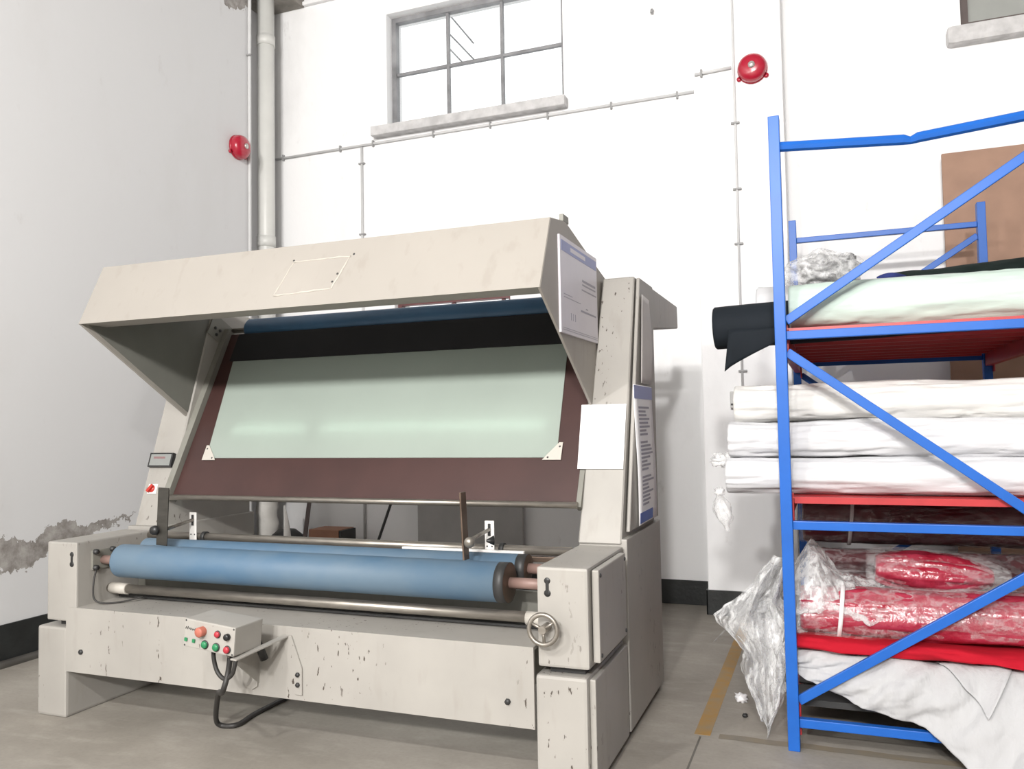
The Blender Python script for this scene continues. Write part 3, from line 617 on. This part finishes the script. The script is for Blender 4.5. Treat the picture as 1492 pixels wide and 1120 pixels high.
# cables under the control box
def spl(pts, n=8):
    P = [Vector(p) for p in pts]; out = []
    for i in range(len(P) - 1):
        p0, p1, p2, p3 = P[max(i - 1, 0)], P[i], P[i + 1], P[min(i + 2, len(P) - 1)]
        for k in range(n):
            t = k / n; out.append(0.5 * ((2 * p1) + (p2 - p0) * t + (2 * p0 - 5 * p1 + 4 * p2 - p3) * t * t + (3 * p1 - p0 - 3 * p2 + p3) * t ** 3))
    return out + [P[-1]]
obj('cable_loop', MB().tube(spl([(-2.265, 2.6, 0.47), (-2.268, 2.6, 0.41), (-2.25, 2.6, 0.355), (-2.215, 2.6, 0.33), (-2.18, 2.6, 0.35), (-2.165, 2.6, 0.39), (-2.165, 2.62, 0.46)]), 0.0085, 10), RUBBER, MA)
obj('power_cable', MB().tube(spl([(-2.20, 2.62, 0.46), (-2.205, 2.61, 0.36), (-2.225, 2.6, 0.28), (-2.40, 2.78, 0.20), (-2.50, 2.88, 0.06), (-2.505, 2.915, 0.013), (-2.44, 2.945, 0.012), (-2.455, 3.09, 0.012), (-2.45, 3.4, 0.012)]), 0.011, 10), RUBBER, MA)
obj('thin_wire', MB().tube(spl([(-3.195, 2.885, 0.66), (-3.185, 2.86, 0.60), (-3.17, 2.85, 0.53), (-3.13, 2.87, 0.508), (-3.07, 2.93, 0.508), (-3.02, 2.99, 0.52)]), 0.004, 8), RUBBER, MA)
# display and rotary switch on the left tower front
tn = Vector((0, -(1.968 - 0.79), (3.712 - 3.335))).normalized(); td = Vector((0, 3.712 - 3.335, 1.968 - 0.79)).normalized()
def tpt(x, z, o=0.0): t = (z - 0.79) / 1.178; return Vector((x, 3.335 + 0.377 * t, z)) + tn * o
def tslab(x0, x1, z0, z1, o0, o1):
    v = [tpt(x0, z0, o0), tpt(x1, z0, o0), tpt(x1, z1, o0), tpt(x0, z1, o0), tpt(x0, z0, o1), tpt(x1, z0, o1), tpt(x1, z1, o1), tpt(x0, z1, o1)]
    return MB().add(v, [(0, 1, 2, 3), (4, 7, 6, 5), (0, 4, 5, 1), (1, 5, 6, 2), (2, 6, 7, 3), (3, 7, 4, 0)])
ds = obj('length_meter', tslab(-3.42, -3.262, 1.095, 1.168, 0.0, 0.022), DARKB, MA)
obj('screen', tslab(-3.410, -3.272, 1.102, 1.161, 0.0222, 0.0232), LCD, ds)
obj('digits', tslab(-3.388, -3.31, 1.137, 1.148, 0.0234, 0.0238), LCDT, ds, 'faint reddish line of digits')
rs = obj('rotary_switch', tslab(-3.392, -3.332, 0.958, 1.008, 0.0, 0.008), WHITEP, MA)
c0 = tpt(-3.366, 0.984, 0.008)
obj('dial', MB().disc(c0, tn, [(0.02, 0), (0.019, 0.006), (0, 0.007)], 16), REDP, rs)
obj('handle', MB().beam(c0 + tn * 0.012 - Vector((0.016, 0, 0)) - td * 0.018, c0 + tn * 0.012 + Vector((0.012, 0, 0)) + td * 0.018, 0.014, 0.016, 0.002, side=tn), REDP, rs)

# ------------------------------------------------------------------ papers fixed to the machine
pb = thing('poster', (-0.972, 3.34, 1.655), 'lilac white notice board with blue header on the right end of the hood', 'poster')
Mt = Matrix.Rotation(math.radians(0.0), 4, 'X')
obj('board', MB().box((-0.974, 3.06, 1.655), (-0.964, 3.61, 2.045), 0.001), POSTER, pb)
obj('header', MB().box((-0.9642, 3.075, 1.985), (-0.9632, 3.60, 2.028)), HEADER, pb)
pr = MB(); 
for (y0, y1, z) in ((3.20, 3.42, 1.998),): obj('header_text', MB().box((-0.9634, y0, z), (-0.9628, y1, z + 0.018)), POSTER, pb)
for (y0, y1, z, h) in ((3.37, 3.58, 1.90, 0.010), (3.37, 3.58, 1.885, 0.006), (3.36, 3.59, 1.862, 0.006), (3.10, 3.34, 1.80, 0.003), (3.34, 3.58, 1.768, 0.008), (3.10, 3.22, 1.812, 0.003), (3.08, 3.6, 1.676, 0.002), (3.08, 3.6, 1.668, 0.002), (3.42, 3.45, 1.785, 0.005)):
    pr.box((-0.9642, y0, z), (-0.9634, y1, z + h))
for y in (3.19, 3.22, 3.25): pr.box((-0.9642, y, 1.715), (-0.9634, y + 0.010, 1.745))
obj('print', pr, PRINT, pb)
obj('paper_sheet', tslab(-1.020, -0.818, 1.095, 1.373, 0.007, 0.009), PAPER, None, 'blank bright white sheet stuck on the front of the right tower', 'paper')
wc = thing('wall_chart', (-0.787, 3.75, 0.85), 'long white chart with blue header hanging on the right side of the machine', 'chart')
def wcf(u, v): return (-0.778 + 0.004 * math.sin(v * 5), 3.545 + u * 0.385 + 0.03 * (0.5 - v) - 0.03, 0.845 + v * 0.615)
obj('sheet', MB().grid(wcf, 6, 12), PAPER, wc, thick=0.002)
def onchart(u0, u1, v0, v1):
    P = [wcf(u0, v0), wcf(u1, v0), wcf(u1, v1), wcf(u0, v1)]; m = MB(); vs = [Vector(p) + Vector((0.0015, 0, 0)) for p in P] + [Vector(p) + Vector((0.0022, 0, 0)) for p in P]
    return vs
def strip(m, *a): m.add(onchart(*a), [(0, 1, 2, 3), (4, 7, 6, 5), (0, 4, 5, 1), (1, 5, 6, 2), (2, 6, 7, 3), (3, 7, 4, 0)])
m = MB(); strip(m, 0.0, 1.0, 0.90, 0.995); obj('header', m, HEADER, wc)
m = MB(); strip(m, 0.05, 0.75, 0.01, 0.085); obj('footer', m, HEADD, wc)
m = MB()
for k in range(26):
    if k % 9 == 8: continue
    strip(m, 0.2, 0.2 + random.uniform(0.3, 0.65), 0.13 + k * 0.028, 0.145 + k * 0.028)
obj('print', m, PRINT, wc)
def npf(u, v): return (-0.783 + 0.012 * math.sin(v * 4.2) * u + 0.006, 3.70 + u * 0.21 - 0.06 * (1 - v), 1.47 + v * 0.41)
obj('paper_sheet', MB().grid(npf, 8, 14), mat('cream_paper', (0.55, 0.52, 0.50), 0.6, var=0.1), None, 'curling cream paper taped high on the right side of the machine', 'paper', thick=0.0012)

# ------------------------------------------------------------------ things behind the machine
cbx = thing('carton', (-3.62, 5.45, 0), 'brown carton standing behind the machine', 'carton')
obj('body', MB().box((-3.79, 5.40, 0), (-3.52, 5.62, 0.505), 0.004), CARTON, cbx)
obj('flap', MB().box((-3.52, 5.405, 0.40), (-3.50, 5.615, 0.50), 0.002), DARKM, cbx)
obj('wooden_pole', MB().tube([(-3.32, 5.35, 0.0), (-3.18, 5.88, 1.05)], 0.011, 8), DARKB, None, 'thin black pole leaning on the back wall behind the machine', 'pole')
obj('metal_strip', MB().beam((-3.86, 5.35, 0.0), (-4.03, 5.84, 1.05), 0.035, 0.012, 0.002, side=(1, 0, 0)), FRAMEB, None, 'dark metal strip leaning in the corner behind the machine', 'strip')
obj('grey_panel', MB().box((-3.07, 5.84, 0.16), (-2.18, 5.875, 1.05), 0.004), mat('grey_board', (0.42, 0.41, 0.40), 0.7, var=0.1), None, 'grey board leaning on the back wall behind the machine', 'board')
obj('black_bag', MB().disc((-4.14, 5.6, 0.38), (0, 0, 1), [(0.0, -0.38), (0.12, -0.37), (0.15, -0.2), (0.13, 0.04), (0.07, 0.09), (0.0, 0.10)], 16), DARKM, None, 'dark brown bin bag beside the wrapped pipe foot', 'bag')
pl = obj('plastic_sliver', MB().grid(lambda u, v: (-4.06 + 0.06 * u * math.sin(v * PI) , 5.45 + 0.02 * u, 0.02 + 0.66 * v), 4, 10), WHITEP, None, 'white curved offcut standing beside the dark bag', 'offcut', thick=0.004)

# brown board leaning on the back wall at the right
obj('leaning_board', MB().box((0.735, 5.80, 0.0), (1.95, 5.83, 2.968), 0.003), KRAFT, None, 'big brown board leaning on the back wall behind the rack', 'board')

# ------------------------------------------------------------------ pallet rack
RK = thing('pallet_rack', (0.35, 4.4, 0), 'blue and red steel rack loaded with fabric rolls', 'rack')
UX = (-0.165, 0.865); FY = (3.46, 5.35)
def upright(x, y):
    o = obj('upright', MB().box((x - 0.022, y - 0.03, 0), (x - 0.018 + 0.040, y + 0.03, 2.525), 0.003), BLUEP, RK)
    return o
for y in FY:
    for x in UX: 
        o = upright(x, y)
def slots(x, y):
    pass
def bracing(y):
    x0, x1 = UX[0] + 0.022, UX[1] - 0.022
    for z in (1.632, 0.876, 0.106): obj('brace', MB().box((x0, y - 0.016, z - 0.017), (x1, y + 0.016, z + 0.017), 0.003), BLUEP, RK)
    for (za, zb) in ((1.69, 2.335), (1.565, 0.815), (0.19, 0.835)): obj('diagonal_brace', MB().beam((x0, y - 0.002, za), (x1, y - 0.002, zb), 0.018, 0.036, 0.003, side=(0, 1, 0)), BLUEP, RK)
bracing(FY[0]); bracing(FY[1])
# top brace of the near frame is bent; the far one straight
y = FY[0]
obj('brace', MB().tube([(-0.145, y, 2.403), (0.31, y, 2.368), (0.335, y, 2.362), (0.36, y, 2.370), (0.845, y, 2.41)], [0.021, 0.021, 0.016, 0.021, 0.021], 8, smooth=False), BLUEP, RK, 'bent top brace')
obj('brace', MB().box((-0.143, FY[1] - 0.016, 2.385), (0.843, FY[1] + 0.016, 2.417), 0.003), BLUEP, RK)
# long red beams on both sides with hook plates, red deck planks
LV = (0.985, 1.664, 0.165)
for z in LV:
    for x in UX:
        bx = obj('deck_beam', MB().box((x - 0.015, FY[0] + 0.03, z - 0.085), (x + 0.02, FY[1] - 0.03, z - 0.005), 0.003), REDK, RK)
        for y, s in ((FY[0] + 0.03, 1), (FY[1] - 0.03, -1)):
            obj('hook_plate', MB().box((x + 0.02, y, z - 0.12), (x + 0.028, y + s * 0.035, z + 0.015), 0.002), REDK, bx)
def plank(y0, z):
    m = MB(); w = 0.195
    m.box((UX[0] + 0.012, y0, z - 0.006), (UX[1] - 0.012, y0 + w, z))
    m.box((UX[0] + 0.03, y0, z - 0.026), (UX[1] - 0.03, y0 + 0.008, z - 0.006)).box((UX[0] + 0.03, y0 + w - 0.008, z - 0.026), (UX[1] - 0.03, y0 + w, z - 0.006))
    return m
proto = obj('deck_plank', plank(3.485, LV[0]), REDK, RK)
for z in LV:
    if z == LV[2]: continue
    for k in range(9):
        if z == LV[0] and k == 0: continue
        dup(proto, (0, k * 0.206, z - LV[0]), RK)

proto2 = obj('deck_plank', plank(3.56, LV[2]), DARKM, RK, 'dark bottom plank')
for k in range(1, 8): dup(proto2, (0, k * 0.225, 0), RK)
# ------------------------------------------------------------------ fabric rolls
def rollmesh(p0, p1, r, amp=0.03, seed=0.0, nseg=56, nl=110, zmin=None, taper=None, sq=1.0, core=0.02, twist=1.0):
    p0 = Vector(p0); p1 = Vector(p1); ax = (p1 - p0); L = ax.length; t = ax.normalized(); u = t.cross(Vector((0, 0, 1))).normalized(); w = u.cross(t)
    m = MB(); vs = []; fs = []
    ring = []
    def pt(s, a, rr):
        rad = rr * (1 + amp * (fbm(s * 2.2 + seed, math.cos(a) * 1.1, math.sin(a) * 1.1 + seed) + 0.6 * fbm(s * 3.5 + seed * 2 + twist * a, math.cos(a) * 3.5, math.sin(a) * 3.5, 3)))
        rad *= 1 + 0.9 * amp * fbm(s * 1.1 + seed, 3.1, math.sin(a) * 0.5, 2)
        rg = abs(fbm(s * 1.8 + seed + math.cos(a), math.cos(a) * 2.2 + seed, math.sin(a) * 2.2, 3)); rad -= rr * amp * 0.9 * max(0.0, 0.16 - rg) / 0.16
        tp = taper(s / L) if taper else 1.0
        p = p0 + t * s + u * math.cos(a) * rad * tp + w * math.sin(a) * rad * tp * sq
        if zmin is not None and p.z < zmin: p.z = zmin + 0.06 * (p.z - zmin) * 0
        return p
    rows = [(0.004, 0.35), (0.0, 0.7), (0.0, 0.93), (0.008, 1.0)] + [(0.008 + (L - 0.016) * i / nl, 1.0) for i in range(1, nl)] + [(L - 0.008, 1.0), (L, 0.93), (L, 0.7), (L - 0.004, 0.35)]
    for s, k in rows:
        for j in range(nseg): vs.append(pt(s, 2 * PI * j / nseg, r * k))
    n = len(rows)
    for i in range(n - 1):
        for j in range(nseg): fs.append((i * nseg + j, i * nseg + (j + 1) % nseg, (i + 1) * nseg + (j + 1) % nseg, (i + 1) * nseg + j))
    m.add(vs, fs, True)
    m.add(vs[:nseg], [list(range(nseg))[::-1]]); m.add(vs[-nseg:], [list(range(nseg))])
    return m
G2 = 'fabric rolls on the top deck'; G1 = 'white fabric rolls on the middle deck'; G0 = 'red fabric rolls on the bottom deck'
# --- top deck
z = LV[1]
mint = obj('fabric_roll', rollmesh((-0.135, 3.61, z + 0.092), (1.25, 3.61, z + 0.093), 0.095, 0.06, 1.3, zmin=z + 0.001), FMINT, None, 'pale mint roll at the front edge of the top deck', 'fabric roll', G2)
blk = thing('fabric_roll', (0.3, 3.87, z), 'black roll on the top deck sticking out past the left upright', 'fabric roll', G2)
obj('cloth', rollmesh((-0.475, 3.87, 1.722), (1.2, 3.87, z + 0.101), 0.098, 0.02, 4.1), FBLACK, blk)
def flap(u, v):
    x = -0.40 + u * 0.33; zb = 1.515 + 0.14 * min(1, u * 1.2) ** 0.8
    zt = 1.70; return (x - 0.025 * (1 - v), 3.775 - 0.012 * math.sin(v * 2) + 0.01 * math.sin(u * 6), zb + (zt - zb) * v)
obj('loose_flap', MB().grid(flap, 12, 8), FBLACK, blk, thick=0.004)
whr = thing('fabric_roll', (0.3, 4.13, z), 'thick white roll behind the black roll on the top deck', 'fabric roll', G2)
obj('cloth', rollmesh((-0.30, 4.13, z + 0.138), (1.15, 4.13, z + 0.138), 0.135, 0.03, 7.7, zmin=z + 0.001), FWHITE, whr)
obj('core', MB().tube([(-0.33, 4.13, z + 0.15), (-0.29, 4.13, z + 0.15)], 0.03, 16), CORE, whr)
dg = thing('folded_cloth', (0.75, 4.4, z), 'black folded cloth with a blue edge on the right of the top deck', 'cloth')
obj('cloth', rollmesh((0.31, 4.46, 1.846), (1.45, 4.46, 1.856), 0.165, 0.03, 9.4, zmin=z + 0.001, taper=lambda q: 0.83 + 0.19 * q ** 0.7, sq=1.2), FDGREEN, dg)
obj('blue_edge', MB().tube(spl([(0.235, 4.12, 1.938), (0.27, 4.12, 1.946), (0.31, 4.13, 1.948), (0.36, 4.2, 1.948)]), [0.008 + 0.006 * math.sin(i / 24 * PI) for i in range(25)], 10), FNAVY, dg)
obj('fabric_roll', rollmesh((-0.10, 5.06, z + 0.172), (1.15, 5.06, z + 0.172), 0.17, 0.03, 61.0, zmin=z + 0.001), FDGREEN, None, 'unseen dark roll added at the back of the top deck to block light', 'fabric roll', G2)  # hidden roll added to keep lamp light off the wall behind the deck
def crumple(c, rx, ry, rz, seed, amp=0.32, nu=72, nv=40, zmin=None, fq=2.6):
    def fn(u, v):
        a = 2 * PI * u; b = PI * (v - 0.5); d = Vector((math.cos(b) * math.cos(a), math.cos(b) * math.sin(a), math.sin(b)))
        n = 1 + amp * fbm(d.x * fq + seed, d.y * fq, d.z * fq + seed, 5) - amp * 0.5 * abs(fbm(d.x * fq * 1.9 + seed, d.y * fq * 1.9 + 3, d.z * fq * 1.9, 3))
        p = Vector((c[0] + rx * d.x * n, c[1] + ry * d.y * n, c[2] + rz * d.z * n))
        if zmin is not None: p.z = max(p.z, zmin)
        return p
    return MB().grid(fn, nu, nv, smooth=True)
pt_ = thing('plastic_wrap', (0.0, 3.95, 1.93), 'crumpled clear plastic bundle on top of the mint roll beside the left upright', 'plastic wrap')
obj('film', crumple((0.0, 3.93, 1.965), 0.155, 0.115, 0.092, 2.2, 0.34, fq=1.35), FILMW, pt_)
obj('inner_fold', crumple((0.02, 3.93, 1.965), 0.115, 0.085, 0.066, 5.2, 0.5, fq=1.7), mat('grey_film_folds', (0.42, 0.42, 0.42), 0.3, var=0.8, scale=13, bump=0.8, bscale=20), pt_)
# --- middle deck: five white rolls
z = LV[0]
def wroll(p0, p1, r, seed, m, label, amp=0.05, zmin=None, sq=1.0):
    return obj('fabric_roll', rollmesh(p0, p1, r, amp, seed, zmin=zmin, sq=sq), m, None, label, 'fabric roll', G1)
low = thing('fabric_roll', (0.3, 3.62, z), 'lowest white roll on the middle deck with a knotted plastic tail', 'fabric roll', G1)
obj('cloth', rollmesh((-0.41, 3.62, z + 0.076), (1.25, 3.62, z + 0.076), 0.092, 0.09, 11.2, zmin=z + 0.001, sq=0.82), FWHITE, low)
obj('knot', crumple((-0.445, 3.62, z + 0.005), 0.022, 0.02, 0.02, 1.1, 0.4, 20, 12), FILMW, low)
def tail(u, v):
    a = 2 * PI * u; rr = 0.012 + 0.032 * math.sin(min(1, v * 1.15) * PI) * (1 + 0.5 * fbm(math.cos(a) * 2, math.sin(a) * 2, v * 3, 3))
    return (-0.445 + 0.03 * v + rr * math.cos(a) * 0.9, 3.62 + rr * math.sin(a), z - 0.01 - 0.15 * v)
obj('plastic_tail', MB().grid(tail, 24, 18), FILM, low)
mid_ = thing('fabric_roll', (0.3, 3.64, z + 0.17), 'white roll lying on the lowest roll, its bagged end past the left upright', 'fabric roll', G1)
obj('cloth', rollmesh((-0.40, 3.655, z + 0.228), (1.25, 3.655, z + 0.228), 0.096, 0.11, 13.9, sq=0.80), FWHITE, mid_)
obj('bag_end', crumple((-0.43, 3.66, z + 0.14), 0.055, 0.06, 0.03, 6.3, 0.4, 36, 20), FILMW, mid_)
wroll((-0.375, 3.69, z + 0.382), (1.25, 3.69, z + 0.380), 0.098, 17.1, FCREAM, 'cream white roll on top of the front pile on the middle deck', 0.11, None, 0.82)
wroll((-0.33, 3.87, z + 0.100), (1.2, 3.87, z + 0.100), 0.10, 19.5, FWHITE, 'white roll on the middle deck directly behind the lowest front roll', 0.05, zmin=z + 0.001)
wroll((-0.31, 3.905, z + 0.300), (1.2, 3.905, z + 0.300), 0.10, 23.5, FCREAM, 'cream roll stacked second row behind the front pile of white rolls', 0.06)
wroll((-0.28, 4.12, z + 0.115), (1.2, 4.12, z + 0.115), 0.113, 29.5, FWHITE, 'white roll deepest on the middle deck', 0.05, zmin=z + 0.001)
# --- bottom deck
z = LV[2]
def wrapped(p0, p1, r, seed, label, m=FPINK, fm=FILMT, straps=(0.2, 0.65), sq=1.0, amp=0.07, film_r=1.07, zmin=None):
    p0 = Vector(p0); p1 = Vector(p1)
    t = thing('fabric_roll', ((p0.x + p1.x) / 2, p0.y, min(p0.z, p1.z) - r * sq), label, 'fabric roll', G0)
    obj('cloth', rollmesh(p0, p1, r, amp, seed, sq=sq, zmin=zmin), m, t)
    obj('film_wrap', rollmesh(p0 - Vector((0.015, 0, 0)), p1, r * film_r, amp * 1.5, seed + 0.7, sq=sq, nseg=64, nl=90, zmin=zmin), fm, t)
    for s in straps:
        c = p0.lerp(p1, s); ax = (p1 - p0).normalized(); m2 = MB(); n = 40; vs = []
        for k in range(n):
            a = 2 * PI * k / n; rr = r * film_r * 1.05
            for w_ in (-0.008, 0.008): vs.append(c + Vector((w_ + 0.012 * math.sin(a), rr * math.cos(a), rr * math.sin(a) * sq)))
        m2.add(vs, [(2 * k, 2 * ((k + 1) % n), 2 * ((k + 1) % n) + 1, 2 * k + 1) for k in range(n)], True)
        obj('strap', m2, STRAP, t, thick=0.0015)
    return t
wrapped((-0.13, 3.605, 0.515), (1.2, 3.605, 0.535), 0.098, 31.0, 'front red roll in shiny clear film with white straps on the bottom deck', straps=(0.115, 0.62), amp=0.09, zmin=None)
ub = thing('fabric_roll', (0.37, 3.80, 0.62), 'short rounded red bundle in clear film lying on the front red roll', 'fabric roll', G0)
obj('cloth', rollmesh((0.165, 3.79, 0.665), (0.60, 3.79, 0.645), 0.085, 0.14, 37.0, nl=60, taper=lambda q: max(0.30, math.sin(PI * min(1.0, 0.16 + 0.80 * q)) ** 0.6), sq=1.05), FPINK, ub)
obj('film_wrap', rollmesh((0.13, 3.79, 0.665), (0.66, 3.79, 0.64), 0.096, 0.2, 38.0, nl=70, taper=lambda q: max(0.30, math.sin(PI * min(1.0, 0.14 + 0.80 * q)) ** 0.6), sq=1.05), FILMT, ub)
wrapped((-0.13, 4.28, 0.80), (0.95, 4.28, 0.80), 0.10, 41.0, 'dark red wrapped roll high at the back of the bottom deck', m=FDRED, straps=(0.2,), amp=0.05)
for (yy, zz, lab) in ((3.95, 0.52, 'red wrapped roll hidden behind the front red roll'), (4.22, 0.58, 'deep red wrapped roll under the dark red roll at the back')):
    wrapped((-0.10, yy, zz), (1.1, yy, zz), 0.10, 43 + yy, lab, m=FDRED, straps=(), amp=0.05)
# stacked red cloth
def redstack(u, v):
    a = 2 * PI * v; sx = -0.15 + 1.35 * u; ca, sa = math.cos(a), math.sin(a)
    k = lambda q: math.copysign(abs(q) ** 0.5, q)
    h = 0.028 + 0.008 * fbm(u * 5, 2.2, 0.4, 3)
    n = 1 + 0.10 * fbm(u * 6 + 2, ca * 2, sa * 2, 4)
    return (sx, 3.76 + 0.29 * k(ca) * n, 0.405 - 0.02 * u + h * k(sa) * n)
obj('folded_cloth', MB().grid(redstack, 80, 32), FRED, None, 'flat folded bright red cloth under the front red roll', 'cloth')
# white cloth: heap on the deck spilling over the front to the floor at the right
def drape(u, v):
    x = -0.148 + 1.45 * u
    # lower edge height along x
    if x < 0.05: zl = 0.285 - (x + 0.148) * 0.45
    elif x < 0.3: zl = 0.196 - (x - 0.05) * 0.20
    else: zl = max(0.012, 0.146 - (x - 0.3) * 0.86)
    top = 0.372 + 0.018 * fbm(x * 5, 0.3, 1.2, 3) - 0.02 * max(0, x - 0.1)
    fold = fbm(x * 7 + v * 2.4, v * 1.4, 3.3, 4); fold2 = math.sin((x * 46 + v * 9) + 3 * fbm(x * 4, v * 2, 7.7, 3))
    out = max(0.0, min(1.0, (x - 0.02) / 0.4))
    if v < 0.3:           # on top of the deck, running back
        t = v / 0.3; yy = 3.98 - 0.46 * t; zz = top + 0.02 * (1 - t) * fold
        yy2, zz2 = yy, zz
    else:
        t = (v - 0.3) / 0.7
        bulge = math.sin(t * PI) * 0.02
        yfoot = 3.50 - 0.10 * out - 0.26 * max(0, x - 0.3) ** 0.8 if x > 0.3 else 3.50 - 0.10 * out
        yy2 = 3.52 + (yfoot - 3.52) * t ** 0.8 - bulge; zz2 = top + (zl - top) * (t ** (1.1))
    k = min(1, max(0, (v - 0.15) * 3))
    return (x + 0.012 * fold * k, yy2 + (0.034 * fold + 0.010 * fold2 * (0.4 + 0.6 * abs(fold))) * (0.25 + 0.75 * k) - 0.01, zz2 + 0.010 * fold * (1 - k * 0.5))
obj('draped_cloth', MB().grid(drape, 150, 70), FDRAPE, None, 'white cloth heap spilling off the bottom deck to the floor', 'cloth', thick=0.003)
def lapel(u, v):
    xx = 0.36 + 0.25 * u; x2 = xx + (0.50 - xx) * v; vv = 0.26 + 0.36 * v; p = drape((x2 + 0.148) / 1.45, vv); return (p[0], p[1] - 0.016 - 0.006 * math.sin(v * PI), p[2] + 0.008)
obj('folded_corner', MB().grid(lapel, 14, 14), FDRAPE, bpy.data.objects['draped_cloth'], thick=0.003)
# collar-like corner lying on the drape
def corner(u, v):
    a = (0.30, 3.437, 0.372); b_ = (0.62, 3.40, 0.37); c_ = (0.50, 3.352, 0.235)
    P = [a[i] + (b_[i] - a[i]) * u for i in range(3)]; return tuple(P[i] + (c_[i] - P[i]) * v * 0.98 + (0.006 * fbm(u * 5, v * 4, 1.0) if i == 1 else 0) for i in range(3))
# plastic sheet: hanging left of the upright and heaped on the red roll
ph = thing('plastic_sheet', (-0.29, 3.56, 0), 'big crinkled clear plastic sheet hanging past the left rack upright', 'plastic sheet')
def hang(u, v):
    # v 0 top .. 1 bottom ; u across
    tw = [(0.0, -0.20, 0.05), (0.22, -0.27, 0.10), (0.38, -0.29, 0.16), (0.55, -0.265, 0.13), (0.75, -0.265, 0.095), (0.9, -0.262, 0.05), (1.0, -0.262, 0.012)]
    for i in range(len(tw) - 1):
        if v <= tw[i + 1][0] + 1e-9:
            k = (v - tw[i][0]) / (tw[i + 1][0] - tw[i][0]); c = tw[i][1] + (tw[i + 1][1] - tw[i][1]) * k; h = tw[i][2] + (tw[i + 1][2] - tw[i][2]) * k; break
    # a sheet bunched to and fro: u runs along the hem, folds tighten downwards
    n = fbm(u * 5 + 5, v * 2.2, 1.1, 5); f = math.sin(u * 13 + 3.0 * fbm(u * 3, v * 2.0, 4.0, 3) + v * 2.5)
    x = c + h * (2 * u - 1) * (1 + 0.25 * n + 0.3 * fbm(v * 6, 2.0 + round(u), 5.5, 3)) + 0.03 * n
    return (x, 3.545 + 0.032 * f * (1 - 0.35 * v) + 0.05 * n, 0.70 - 0.695 * v - 0.03 * (1 - v) * n - 0.10 * v * (abs(2 * u - 1) ** 1.5) * -1.0)
obj('hanging_film', MB().grid(hang, 110, 90), FILM, ph, thick=0.0008)
def hang2(u, v): p = hang(u * 0.8 + 0.1, v * 0.8); return (p[0] + 0.02 + 0.03 * fbm(u * 4, v * 3, 9.0), p[1] + 0.07, p[2] + 0.02)
obj('hanging_film', MB().grid(hang2, 80, 60), FILM, ph, thick=0.0008)
def wing(u, v):
    x = -0.20 - 0.27 * u; zt = 0.66 - 0.16 * u - 0.09 * u * u; zb = 0.50 - 0.13 * u + 0.02
    n = fbm(u * 4, v * 4, 8.8, 4); return (x + 0.01 * n, 3.57 + 0.05 * n - 0.05 * u, zt + (zb - zt) * v * (1 - 0.8 * u) - 0.03 * u)
obj('film_wing', MB().grid(wing, 40, 24), FILMT, ph, thick=0.0008)
def heap(u, v):
    x = -0.16 + 0.34 * u; y0 = 3.50 + 0.28 * v
    pk = 0.79 * math.exp(-((u - 0.25) / 0.36) ** 2)
    base = 0.63 + 0.15 * math.exp(-((u - 0.25) / 0.22) ** 2) * math.sin(min(1, v * 1.6) * PI / 2) - 0.05 * max(0, u - 0.6)
    n = fbm(u * 3 + 1, v * 3, 6.6, 4); r_ = abs(fbm(u * 5, v * 5 + 4, 2.6, 2))
    return (x + 0.02 * n, y0 + 0.02 * n, base + 0.03 * n - 0.028 * r_ - 0.10 * (1 - min(1, v * 3)))
obj('film_heap', MB().grid(heap, 70, 50), FILM, ph, thick=0.0008)
# floor scraps beside the plastic
obj('paper_scrap', crumple((-0.415, 3.95, 0.018), 0.028, 0.03, 0.02, 4.4, 0.5, 18, 10, zmin=0.0), PAPER, None, 'small crumpled white scrap on the floor by the yellow line', 'scrap')
obj('dark_pebble', crumple((-0.38, 3.75, 0.008), 0.012, 0.012, 0.01, 2.4, 0.4, 14, 8, zmin=0.0), DARKM, None, 'tiny dark pebble on the floor beside the plastic sheet', 'pebble')
